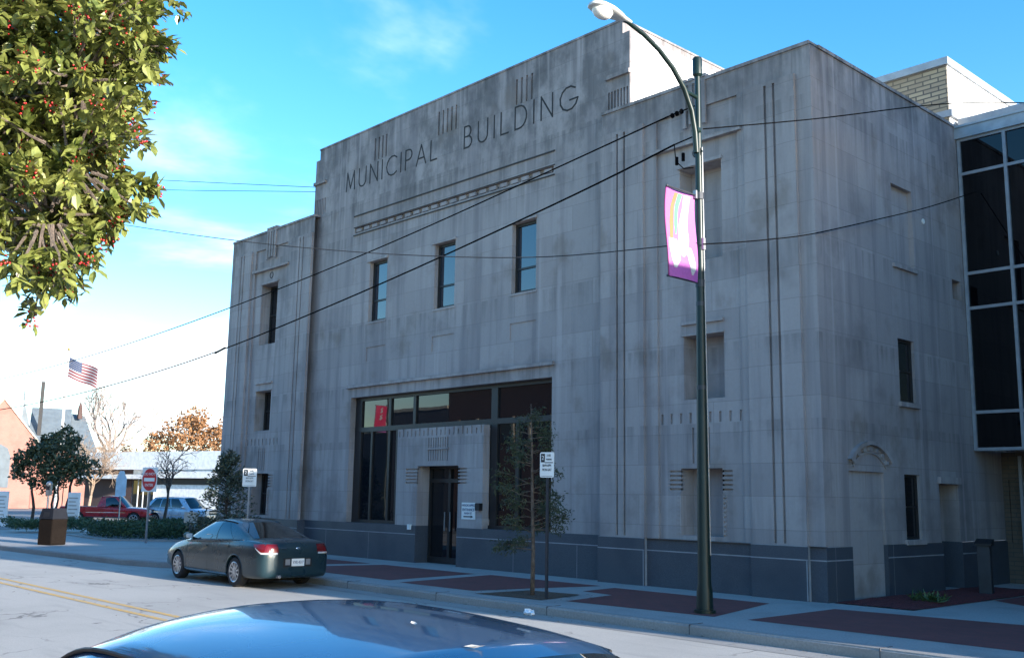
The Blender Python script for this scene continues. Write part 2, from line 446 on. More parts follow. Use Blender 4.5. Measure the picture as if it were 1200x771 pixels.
# ------------------------------------------------------------------ mesh helper
class MB:
    def __init__(s):
        s.v = []; s.f = []; s.mi = []; s.cur = 0
    def add(s, verts, faces):
        o = len(s.v)
        s.v.extend([tuple(p) for p in verts])
        for f in faces:
            s.f.append(tuple(i + o for i in f)); s.mi.append(s.cur)
        return s
    def quad(s, a, b, c, d):
        return s.add([a, b, c, d], [(0, 1, 2, 3)])
    def box(s, x0, x1, y0, y1, z0, z1):
        return s.add([(x0, y0, z0), (x1, y0, z0), (x1, y1, z0), (x0, y1, z0), (x0, y0, z1), (x1, y0, z1), (x1, y1, z1), (x0, y1, z1)],
                     [(0, 3, 2, 1), (4, 5, 6, 7), (0, 1, 5, 4), (1, 2, 6, 5), (2, 3, 7, 6), (3, 0, 4, 7)])
    def bbox(s, x0, x1, y0, y1, z0, z1, b=0.01):
        bm = bmesh.new()
        bmesh.ops.create_cube(bm, size=1)
        for v in bm.verts:
            v.co = Vector(((x0 + x1) / 2 + v.co.x * (x1 - x0), (y0 + y1) / 2 + v.co.y * (y1 - y0), (z0 + z1) / 2 + v.co.z * (z1 - z0)))
        bmesh.ops.bevel(bm, geom=list(bm.edges), offset=b, segments=2, affect='EDGES')
        s.addbm(bm)
        return s
    def addbm(s, bm):
        bm.verts.index_update()
        s.add([v.co.copy() for v in bm.verts], [[v.index for v in f.verts] for f in bm.faces])
        bm.free()
    def tube(s, path, r, n=8, cap=True):
        path = [Vector(p) for p in path]
        k = len(path)
        rs = r if isinstance(r, (list, tuple)) else [r] * k
        rings = []
        ref = None
        for i, p in enumerate(path):
            d = (path[min(i + 1, k - 1)] - path[max(i - 1, 0)])
            if d.length < 1e-9:
                d = Vector((0, 0, 1))
            d.normalize()
            if ref is None:
                ref = Vector((1, 0, 0)) if abs(d.x) < 0.8 else Vector((0, 1, 0))
            a = (ref - d * ref.dot(d))
            if a.length < 1e-6:
                a = Vector((0, 1, 0)) - d * d.y
            a.normalize(); ref = a
            b = d.cross(a)
            rings.append([p + a * math.cos(2 * PI * j / n) * rs[i] + b * math.sin(2 * PI * j / n) * rs[i] for j in range(n)])
        vs = [p for ring in rings for p in ring]
        fs = []
        for i in range(k - 1):
            for j in range(n):
                fs.append((i * n + j, i * n + (j + 1) % n, (i + 1) * n + (j + 1) % n, (i + 1) * n + j))
        if cap:
            fs.append(tuple(reversed(range(n)))); fs.append(tuple(range((k - 1) * n, k * n)))
        return s.add(vs, fs)
    def prism(s, poly, h0, h1, axis='z'):
        n = len(poly)
        def P(a, b, c):
            return (a, b, c) if axis == 'z' else ((a, c, b) if axis == 'y' else (c, a, b))
        vs = [P(a, b, h0) for a, b in poly] + [P(a, b, h1) for a, b in poly]
        fs = [tuple(reversed(range(n))), tuple(range(n, 2 * n))]
        for i in range(n):
            j = (i + 1) % n
            fs.append((i, j, n + j, n + i))
        return s.add(vs, fs)
    def sphere(s, c, r, seg=8, rings=6, sc=(1, 1, 1)):
        vs = [(c[0], c[1], c[2] - r * sc[2])]
        for i in range(1, rings):
            th = PI * i / rings - PI / 2
            for j in range(seg):
                ph = 2 * PI * j / seg
                vs.append((c[0] + r * sc[0] * math.cos(th) * math.cos(ph), c[1] + r * sc[1] * math.cos(th) * math.sin(ph), c[2] + r * sc[2] * math.sin(th)))
        vs.append((c[0], c[1], c[2] + r * sc[2]))
        fs = []
        for j in range(seg):
            fs.append((0, 1 + (j + 1) % seg, 1 + j))
        for i in range(rings - 2):
            for j in range(seg):
                a = 1 + i * seg + j; b = 1 + i * seg + (j + 1) % seg
                fs.append((a, b, b + seg, a + seg))
        l = len(vs) - 1; o = 1 + (rings - 2) * seg
        for j in range(seg):
            fs.append((o + j, o + (j + 1) % seg, l))
        return s.add(vs, fs)
    def wall(s, x0, x1, z0, z1, y, holes=(), fn=None, sgn=1):
        """front sheet at depth y with rectangular openings (a,b,c,d,depth,back); fn maps (x,depth,z) to a point"""
        fn = fn or (lambda a, b, c: (a, b, c))
        xs = sorted({x0, x1} | {min(max(h[i], x0), x1) for h in holes for i in (0, 1)})
        zs = sorted({z0, z1} | {min(max(h[i], z0), z1) for h in holes for i in (2, 3)})
        for i in range(len(xs) - 1):
            for j in range(len(zs) - 1):
                a, b, c, d = xs[i], xs[i + 1], zs[j], zs[j + 1]
                if b - a < 1e-6 or d - c < 1e-6:
                    continue
                mx_, mz_ = (a + b) / 2, (c + d) / 2
                if any(h[0] < mx_ < h[1] and h[2] < mz_ < h[3] for h in holes):
                    continue
                s.quad(fn(a, y, c), fn(b, y, c), fn(b, y, d), fn(a, y, d))
        for a, b, c, d, dep, back, *rest in holes:
            e = y + dep * sgn
            s.quad(fn(a, y, c), fn(a, y, d), fn(a, e, d), fn(a, e, c))
            s.quad(fn(b, y, d), fn(b, y, c), fn(b, e, c), fn(b, e, d))
            s.quad(fn(a, y, d), fn(b, y, d), fn(b, e, d), fn(a, e, d))
            if not rest:
                s.quad(fn(b, y, c), fn(a, y, c), fn(a, e, c), fn(b, e, c))
            if back:
                s.quad(fn(a, e, c), fn(b, e, c), fn(b, e, d), fn(a, e, d))
        return s
    def build(s, name, mats, parent=None, off=None, smooth=False, angle=None, recalc=True):
        me = bpy.data.meshes.new(name)
        if off is None:
            off = Vector((0, 0, 0))
        ox, oy, oz = off
        me.from_pydata([(p[0] - ox, p[1] - oy, p[2] - oz) for p in s.v], [], s.f)
        if not isinstance(mats, (list, tuple)):
            mats = [mats]
        for m in mats:
            me.materials.append(m)
        if len(mats) > 1:
            me.polygons.foreach_set('material_index', s.mi)
        if recalc:
            bm = bmesh.new(); bm.from_mesh(me)
            bmesh.ops.recalc_face_normals(bm, faces=bm.faces)
            bm.to_mesh(me); bm.free()
        if smooth:
            me.shade_smooth()
            if angle:
                me.set_sharp_from_angle(angle=R(angle))
        me.update()
        o = bpy.data.objects.new(name, me)
        COL.objects.link(o)
        if parent is not None:
            o.parent = parent
        return o

def thing(name, label, cat, loc=(0, 0, 0), rz=0.0, group=None):
    o = bpy.data.objects.new(name, None)
    o.empty_display_size = 0.3
    COL.objects.link(o)
    o.location = loc
    o.rotation_euler = (0, 0, rz)
    o['label'] = label; o['category'] = cat
    if group:
        o['group'] = group
    return o
def tag(o, label, cat, group=None):
    o['label'] = label; o['category'] = cat
    if group:
        o['group'] = group
    return o
def struct(o, kind='structure'):
    o['kind'] = kind
    return o
def copy_tree(o, parent=None):
    c = o.copy(); COL.objects.link(c)
    if parent is not None:
        c.parent = parent
    for ch in list(o.children):
        copy_tree(ch, c)
    return c
def glyphs(text, size, mat, name, parent, at, right, up, align='CENTER', depth=0.002, sx=1.0):
    """flat lettering laid on a sign: returns one mesh object"""
    cu = bpy.data.curves.new(name, 'FONT')
    cu.body = text; cu.size = size; cu.align_x = align; cu.align_y = 'CENTER'; cu.extrude = depth
    tmp = bpy.data.objects.new(name + '_tmp', cu)
    COL.objects.link(tmp)
    dg = bpy.context.evaluated_depsgraph_get(); dg.update()
    me = bpy.data.meshes.new_from_object(tmp.evaluated_get(dg))
    bpy.data.objects.remove(tmp, do_unlink=True)
    bpy.data.curves.remove(cu)
    right = Vector(right).normalized(); up = Vector(up).normalized(); nrm = right.cross(up)
    for v in me.vertices:
        c = v.co
        v.co = Vector(at) + right * c.x * sx + up * c.y + nrm * c.z
    me.materials.clear(); me.materials.append(mat)
    me.name = name
    o = bpy.data.objects.new(name, me)
    COL.objects.link(o)
    if parent is not None:
        o.parent = parent
    return o

# ================================================================== ground
KY = -4.65            # kerb line along the building
kerb_line = [(60, KY), (-13.9, KY), (-14.6, -4.8), (-15.6, -5.35), (-17.0, -5.75), (-20.5, -6.0), (-25, -6.3), (-29, -6.4), (-31, -6.0), (-32.2, -4.8), (-32.6, -3.0), (-32.6, 40)]
m = MB(); m.quad((-900, -600, -0.22), (900, -600, -0.22), (900, 900, -0.22), (-900, 900, -0.22))
struct(m.build('ground', M['ground']))
m = MB(); m.quad((-220, -16.2, -0.15), (120, -16.2, -0.15), (120, -4.4, -0.15), (-220, -4.4, -0.15))
m.quad((-43, -4.4, -0.15), (-32, -4.4, -0.15), (-32, 120, -0.15), (-43, 120, -0.15))
struct(m.build('road', M['asphalt']))
m = MB()
poly = kerb_line + [(60, 40)]
m.prism([(x, y) for x, y in poly], -0.2, -0.004)
struct(m.build('pavement', M['concrete']))
def offset_path(pts, d):
    out = []
    for i, (x, y) in enumerate(pts):
        a = Vector(pts[max(i - 1, 0)]); b = Vector(pts[min(i + 1, len(pts) - 1)])
        t_ = (b - a).normalized(); n_ = Vector((-t_.y, t_.x))
        out.append((x + n_.x * d, y + n_.y * d))
    return out
def kerb(pts, inward, name):
    m = MB()
    prof = [(-0.02, -0.2), (-0.02, -0.03), (0.012, -0.004), (0.16, 0.0), (0.16, -0.2)]
    rows = [[(p[0], p[1], h) for p in offset_path(pts, d * inward)] for d, h in prof]
    for a, b in zip(rows, rows[1:]):
        for i in range(len(pts) - 1):
            m.quad(a[i], a[i + 1], b[i + 1], b[i])
    struct(m.build(name, M['kerb']))
dense = []
for (a, b) in zip(kerb_line, kerb_line[1:]):
    k = max(1, int((Vector(b) - Vector(a)).length / 3.0))
    for i in range(k):
        dense.append((a[0] + (b[0] - a[0]) * i / k, a[1] + (b[1] - a[1]) * i / k))
dense.append(kerb_line[-1])
kerb(dense, -1, 'kerb')
kerb([(-220 + 10 * i, -16.2) for i in range(29)], 1, 'near_kerb')
m = MB()
g = [-14 + 2.9 * i for i in range(12)]
for x in g:   # gutter pan joints and kerb joints are narrow dark gaps
    m.box(x - 0.006, x + 0.006, KY - 0.023, KY + 0.3, -0.14, 0.002)
struct(m.build('kerb_joints', M['patch']))
m = MB(); m.quad((-14.2, KY - 0.5, -0.146), (60, KY - 0.5, -0.146), (60, KY - 0.02, -0.146), (-14.2, KY - 0.02, -0.146))
struct(m.build('gutter', M['kerb']))
m = MB(); m.prism([(-220, -16.2), (120, -16.2), (120, -40), (-220, -40)], -0.2, -0.004)
struct(m.build('near_pavement', M['concrete']))
m = MB()
m.quad((-200, -9.62, -0.146), (60, -9.62, -0.146), (60, -9.5, -0.146), (-200, -9.5, -0.146))
m.quad((-200, -9.95, -0.146), (60, -9.95, -0.146), (60, -9.83, -0.146), (-200, -9.83, -0.146))
struct(m.build('road_marking', M['yellow']))
m = MB(); m.prism([(-16.5, -11.0), (-11.7, -9.75), (-11.3, -10.2), (-11.6, -11.3), (-14, -12.2)], -0.149, -0.1445)
# brick panels in the pavement
m = MB()
def flat(poly, z=0.0):
    m.add([(x, y, z) for x, y in poly], [tuple(range(len(poly)))])
flat([(-12.0, -1.0), (-12.6, -3.75), (-8.0, -3.75), (-8.45, -1.0)])
flat([(-8.0, -0.9), (-7.45, -3.9), (-5.2, -3.85), (-5.0, -2.6), (-4.6, -0.9)])
flat([(-4.15, -1.0), (-4.0, -2.1), (-3.15, -2.2), (-2.85, -3.75), (0.12, -3.55), (-0.55, -1.0)])
flat([(0.62, -0.85), (0.66, -3.45), (9, -3.45), (9, -0.3), (3.5, -0.5)])
flat([(-16.6, -1.0), (-17.2, -4.2), (-13.2, -3.75), (-12.6, -1.0)])
flat([(1.6, 3.2), (4.5, 1.0), (9, 1.6), (9, 6.5), (1.6, 6.5)])
struct(m.build('brick_paving', M['paver']))
m = MB(); m.add([(-4.75, -4.2, 0.003), (-4.6, -2.95, 0.012), (-3.45, -2.75, 0.012), (-3.2, -4.0, 0.003)], [(0, 1, 2, 3)])
struct(m.build('tree_pit', M['soil']))
m = MB()
N = 26
random.seed(4)
for i in range(N):
    for j in range(N):
        pass
def heightsheet(m, x0, x1, y0, y1, fn, n=24):
    vs = [(x0 + (x1 - x0) * i / n, y0 + (y1 - y0) * j / n, fn(i / n, j / n)) for i in range(n + 1) for j in range(n + 1)]
    fs = [(i * (n + 1) + j, (i + 1) * (n + 1) + j, (i + 1) * (n + 1) + j + 1, i * (n + 1) + j + 1) for i in range(n) for j in range(n)]
    m.add(vs, fs)
heightsheet(m, 0.09, 1.55, 0.05, 6.3, lambda a, b: 0.0 + 0.05 * min(1, 6 * min(a, 1 - a, b, 1 - b)) + random.uniform(0, 0.02))
struct(m.build('mulch_bed', M['mulch']))
m = MB(); m.quad((-220, 20, -0.14), (-43.2, 20, -0.14), (-43.2, -4.0, -0.14), (-220, -4.0, -0.14))
struct(m.build('parking_lot', M['lot']))
m = MB(); m.quad((-110, 8, -0.13), (-62, 2, -0.13), (-62, -3.5, -0.13), (-110, -3.5, -0.13))
struct(m.build('lawn', M['grass']))
m = MB(); m.prism([(-32.0, -1.9), (-27.4, -2.3), (-24.6, 0.6), (-26.5, 4.5), (-32.0, 5)], -0.1, 0.05)
struct(m.build('planting_bed', M['kerb']))

# ================================================================== municipal building
BC = -11.62
B = thing('municipal_building', 'pale limestone art deco hall lettered MUNICIPAL BUILDING with a dark granite base', 'building', (BC, 0, 0))
off = (BC, 0, 0)
def bp(mb, name, mat, parent=None, **k):
    return mb.build(name, mat, parent or B, off=off, **k)
MY = 0.2
MX0, MX1, MT = -18.22, -4.74, 12.87
WT = 10.6
D = 6.5          # depth of the side front
# --- main block
holes = []
WIN = [-14.47, -11.36, -8.22]
for c in WIN:
    holes.append((c - 0.44, c + 0.44, 6.80, 8.62, 0.24, False))
    holes.append((c - 0.47, c + 0.47, 5.63, 6.05, 0.025, True))
SF = (-15.62, -7.18)
holes.append((SF[0], SF[1], 0.97, 4.60, 0.30, False, 1))
holes.append((-15.8, -7.2, 9.67, 9.84, 0.09, True))
for c, n in ((-14.6, 4), (-11.42, 5), (-8.3, 4)):
    for i in range(n):
        x = c + (i - (n - 1) / 2) * 0.19
        holes.append((x - 0.035, x + 0.035, 11.80, 12.50, 0.05, True))
for side in (0, 1):
    for i in range(7):
        x = (MX0 + 0.08 + i * 0.095) if side == 0 else (MX1 - 0.08 - i * 0.095)
        holes.append((x - 0.025, x + 0.025, 10.66, 11.2, 0.05, True))
m = MB()
m.wall(MX0, MX1, 0.97, 12.55, MY, holes)
m.wall(MX0 + 0.22, MX1 - 0.22, 12.55, MT, MY)
# sides, back and roof of the main block
m.quad((MX1, MY, 0.97), (MX1, 14, 0.97), (MX1, 14, 12.55), (MX1, MY, 12.55))
m.quad((MX0, MY, 0.97), (MX0, 14, 0.97), (MX0, 14, 12.55), (MX0, MY, 12.55))
for x in (MX1 - 0.22, MX0 + 0.22):
    m.quad((x, MY, 12.55), (x, 14, 12.55), (x, 14, MT), (x, MY, MT))
m.quad((MX1 - 0.22, MY, 12.55), (MX1, MY, 12.55), (MX1, 14, 12.55), (MX1 - 0.22, 14, 12.55))
m.quad((MX0 + 0.22, MY, 12.55), (MX0, MY, 12.55), (MX0, 14, 12.55), (MX0 + 0.22, 14, 12.55))
m.quad((MX0, 14, 0.0), (MX1, 14, 0.0), (MX1, 14, MT), (MX0, 14, MT))
m.quad((MX0 + 0.22, MY, MT), (MX1 - 0.22, MY, MT), (MX1 - 0.22, 14, MT), (MX0 + 0.22, 14, MT))
# dentil blocks of the frieze
nb = 21
for i in range(nb):
    w_ = (8.6) / nb
    x = -15.8 + w_ * (i + 0.5)
    m.box(x - 0.13, x + 0.13, MY + 0.004, MY + 0.088, 9.70, 9.80)
bp(m, 'central_wall', M['stone'])
m = MB()
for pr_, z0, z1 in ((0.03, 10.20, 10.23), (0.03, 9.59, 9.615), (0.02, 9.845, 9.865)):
    m = MB(); m.box(-15.85, -7.15, MY - pr_, MY + 0.01, z0, z1); bp(m, 'frieze_band', M['groove'])  # dark strips paint the shadow lines and soot of the band
m = MB()
m.box(-15.8, -7.1, MY - 0.09, MY + 0.01, 4.88, 4.97)
bp(m, 'entrance_shelf', M['stone_trim'])
m = MB()
m.box(MX0 - 0.02, -17.55, MY - 0.07, MY + 0.01, 11.70, 11.80)
bp(m, 'corner_ledge', M['stone_trim'])
m = MB()
m.box(-5.46, MX1 + 0.02, MY - 0.07, MY + 0.01, 11.50, 11.60)
bp(m, 'corner_ledge', M['stone_trim'])
m = MB()
m.box(MX0 + 0.2, MX1 - 0.2, MY - 0.02, MY + 0.25, MT, MT + 0.05)
bp(m, 'coping', M['stone_trim'])
m = MB(); m.box(MX1 - 0.42, MX1 - 0.2, MY + 0.253, 14, MT, MT + 0.05)
bp(m, 'coping', M['stone_trim'])
# white sheet putting the sun on the raised block's side into colour
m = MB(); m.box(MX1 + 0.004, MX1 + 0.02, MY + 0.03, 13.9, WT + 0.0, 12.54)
bp(m, 'sunlit_side_sheet', M['white_wall'])
# --- lettering: narrow raised strokes, dark colour standing in for the shade of cut letters
def strokes(ch):
    k = 10
    def arc(cx, cy, rx, ry, a0, a1):
        return [(cx + rx * math.cos(R(a0 + (a1 - a0) * i / k)), cy + ry * math.sin(R(a0 + (a1 - a0) * i / k))) for i in range(k + 1)]
    return {
        'M': (0.78, [[(0, 0), (0.08, 1), (0.39, 0.12), (0.70, 1), (0.78, 0)]]),
        'U': (0.62, [[(0, 1), (0, 0.31)] + arc(0.31, 0.31, 0.31, 0.31, 180, 360) + [(0.62, 1)]]),
        'N': (0.66, [[(0, 0), (0, 1), (0.66, 0), (0.66, 1)]]),
        'I': (0.02, [[(0.01, 0), (0.01, 1)]]),
        'C': (0.80, [arc(0.5, 0.5, 0.5, 0.5, 48, 312)]),
        'P': (0.50, [[(0, 0), (0, 1), (0.24, 1)] + arc(0.24, 0.74, 0.26, 0.26, 90, -90) + [(0, 0.48)]]),
        'A': (0.74, [[(0, 0), (0.37, 1), (0.74, 0)], [(0.13, 0.33), (0.61, 0.33)]]),
        'L': (0.46, [[(0, 1), (0, 0), (0.46, 0)]]),
        'B': (0.52, [[(0, 0), (0, 1), (0.22, 1)] + arc(0.22, 0.76, 0.22, 0.24, 90, -90) + [(0, 0.52)], [(0.22, 0.52)] + arc(0.24, 0.26, 0.27, 0.26, 90, -90) + [(0, 0)]]),
        'D': (0.70, [[(0, 0), (0, 1), (0.24, 1)] + arc(0.24, 0.5, 0.46, 0.5, 90, -90) + [(0, 0)]]),
        'G': (0.88, [arc(0.5, 0.5, 0.5, 0.5, 48, 350), [(0.55, 0.42), (0.985, 0.42)]]),
    }[ch]
def letters(m, word, x0, x1, z0, z1, y, th=0.042):
    H = z1 - z0
    data = [strokes(c) for c in word]
    tot = sum(d[0] for d in data) * H
    gap = ((x1 - x0) - tot) / (len(word) - 1)
    x = x0
    for w, sts in data:
        for st in sts:
            pts = [(x + a * H, z0 + b * H) for a, b in st]
            for (a, b) in zip(pts, pts[1:]):
                dx, dz = b[0] - a[0], b[1] - a[1]
                l = math.hypot(dx, dz)
                if l < 1e-6:
                    continue
                ux, uz = dx / l, dz / l
                nx, nz = -uz * th / 2, ux * th / 2
                ex, ez = ux * th * 0.45, uz * th * 0.45
                q = [(a[0] - ex + nx, a[1] - ez + nz), (b[0] + ex + nx, b[1] + ez + nz), (b[0] + ex - nx, b[1] + ez - nz), (a[0] - ex - nx, a[1] - ez - nz)]
                m.prism(q, y - 0.006 - 0.0007 * (len(m.v) % 5), y + 0.01, axis='y')
        x += w * H + gap
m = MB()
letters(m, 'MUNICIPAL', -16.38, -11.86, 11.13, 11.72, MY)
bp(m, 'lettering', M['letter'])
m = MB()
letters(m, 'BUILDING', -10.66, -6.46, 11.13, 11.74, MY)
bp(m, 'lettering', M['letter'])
# --- upper windows
for c in WIN:
    m = MB()
    y0, y1 = MY + 0.13, MY + 0.2
    m.box(c - 0.44, c - 0.38, y0, y1, 6.8, 8.62); m.box(c + 0.38, c + 0.44, y0, y1, 6.8, 8.62)
    m.box(c - 0.38, c + 0.38, y0, y1, 8.55, 8.62); m.box(c - 0.38, c + 0.38, y0, y1, 6.8, 6.88)
    m.box(c - 0.38, c + 0.38, y0 + 0.01, y1, 7.42, 7.47)
    w_ = bp(m, 'window', M['frame'])
    m = MB(); m.quad((c - 0.4, y1 - 0.03, 6.82), (c + 0.4, y1 - 0.03, 6.82), (c + 0.4, y1 - 0.03, 8.6), (c - 0.4, y1 - 0.03, 8.6))
    m.build('pane', M['glass_up'], w_, off=off)
    m = MB(); m.box(c - 0.56, c + 0.47, MY - 0.05, MY + 0.01, 8.63, 8.70)
    m.build('window_head', M['stone_trim'], w_, off=off)
    m = MB(); m.box(c - 0.47, c + 0.47, MY - 0.02, MY + 0.06, 6.745, 6.80)
    m.build('sill', M['stone_trim'], w_, off=off)
# --- shop-like entrance glazing
GY = MY + 0.24
PX = (-13.2, -9.58)
m = MB()
fy0, fy1 = GY - 0.05, GY + 0.05
def vb(x, w_, z0, z1):
    m.box(x - w_ / 2, x + w_ / 2, fy0 - 0.002 * (len(m.f) % 3), fy1, z0, z1)
vb(SF[0] + 0.16, 0.32, 0.97, 4.6)
vb(SF[1] - 0.04, 0.08, 0.97, 4.6)
for x, w_, z0, z1 in ((-13.9, 0.10, 0.97, 4.6), (-12.75, 0.12, 3.57, 4.6), (-14.75, 0.09, 0.97, 3.6), (-13.45, 0.22, 0.97, 3.6), (-9.42, 0.24, 0.97, 4.6), (-8.55, 0.12, 0.97, 3.6)):
    vb(x, w_, z0, z1)
m.box(SF[0], SF[1], fy0 - 0.006, fy1 - 0.01, 4.50, 4.6)
m.box(SF[0], SF[1], fy0 - 0.008, fy1 - 0.012, 3.58, 3.72)
m.box(SF[0], PX[0], fy0 - 0.006, fy1 - 0.01, 0.97, 1.06)
m.box(PX[1], SF[1], fy0 - 0.006, fy1 - 0.01, 0.97, 1.06)
ws = bp(m, 'entrance_glazing', M['frame'])
m = MB()
for a, b, c, d in ((SF[0], PX[0] + 0.02, 0.97, 4.6), (PX[1] - 0.02, SF[1], 0.97, 4.6), (PX[0] + 0.02, PX[1] - 0.02, 3.5, 4.6)):
    m = MB(); m.quad((a, GY, c), (b, GY, c), (b, GY, d), (a, GY, d))
    m.build('pane', M['glass'], ws, off=off)
# --- portal
DX = (-12.26, -10.54)
holes = [(DX[0], DX[1], 0.0, 2.55, 0.55, False, 1)]
for s_, (a, b) in enumerate(((-12.78, DX[0]), (DX[1], -10.2))):
    for i in range(5):
        z = 2.08 + i * 0.09
        holes.append((a if s_ == 0 else b - 0.34, DX[0] if s_ == 0 else b, z, z + 0.045, 0.05, True))
for i in range(9):
    x = -11.40 + (i - 4) * 0.10
    holes.append((x - 0.022, x + 0.022, 2.68, 3.30, 0.03, True))
for i in range(20):
    x = PX[0] + 0.09 + i * (3.62 - 0.18) / 19
    holes.append((x - 0.03, x + 0.03, 3.36, 3.56 if i % 2 else 3.5, 0.03, True))
m = MB()
m.wall(PX[0], PX[1], 0.97, 3.57, MY - 0.02, [(h[0], h[1], max(h[2], 0.97)) + tuple(h[3:]) for h in holes])
m.quad((PX[0], MY - 0.02, 0.97), (PX[0], GY - 0.04, 0.97), (PX[0], GY - 0.04, 3.57), (PX[0], MY - 0.02, 3.57))
m.quad((PX[1], MY - 0.02, 0.97), (PX[1], GY - 0.04, 0.97), (PX[1], GY - 0.04, 3.57), (PX[1], MY - 0.02, 3.57))
m.quad((PX[0], MY - 0.02, 3.57), (PX[1], MY - 0.02, 3.57), (PX[1], GY + 0.0, 3.57), (PX[0], GY + 0.0, 3.57))
m.box(-11.86, -10.94, MY - 0.05, MY - 0.016, 2.98, 3.02)
for i in range(10):
    z = 1.05 + i * 0.1
    m.box(DX[0] - 0.16, DX[0] - 0.09, MY - 0.032, MY - 0.018, z, z + 0.05)
portal = bp(m, 'entrance_portal', M['stone_trim'])
m = MB()
dy = MY + 0.45
for x0, x1 in ((DX[0], DX[0] + 0.07), (-11.44, -11.34), (DX[1] - 0.07, DX[1])):
    m.box(x0, x1, dy - 0.05, dy + 0.04, 0.02, 2.55)
m.box(DX[0], DX[1], dy - 0.052, dy + 0.038, 2.12, 2.22); m.box(DX[0], DX[1], dy - 0.052, dy + 0.038, 0.0, 0.16)
m.box(DX[0], DX[1], dy - 0.052, dy + 0.038, 2.48, 2.55)
dr = bp(m, 'door', M['frame'])
m = MB(); m.quad((DX[0], dy, 0.02), (DX[1], dy, 0.02), (DX[1], dy, 2.55), (DX[0], dy, 2.55))
m.build('pane', M['glass'], dr, off=off)
m = MB(); m.tube([(-11.28, dy - 0.1, 0.85), (-11.28, dy - 0.1, 1.35)], 0.018); m.tube([(-11.5, dy - 0.1, 0.85), (-11.5, dy - 0.1, 1.35)], 0.018)
m.build('handle', M['steel'], dr, off=off)
m = MB(); m.box(-12.54, -12.44, MY - 0.1, MY - 0.02, 0.86, 1.0)
bp(m, 'wall_socket', M['signwhite'])
m = MB(); m.box(-9.72, -9.56, MY - 0.14, MY - 0.022, 1.42, 1.60)
bp(m, 'intercom', M['blacktrim'])
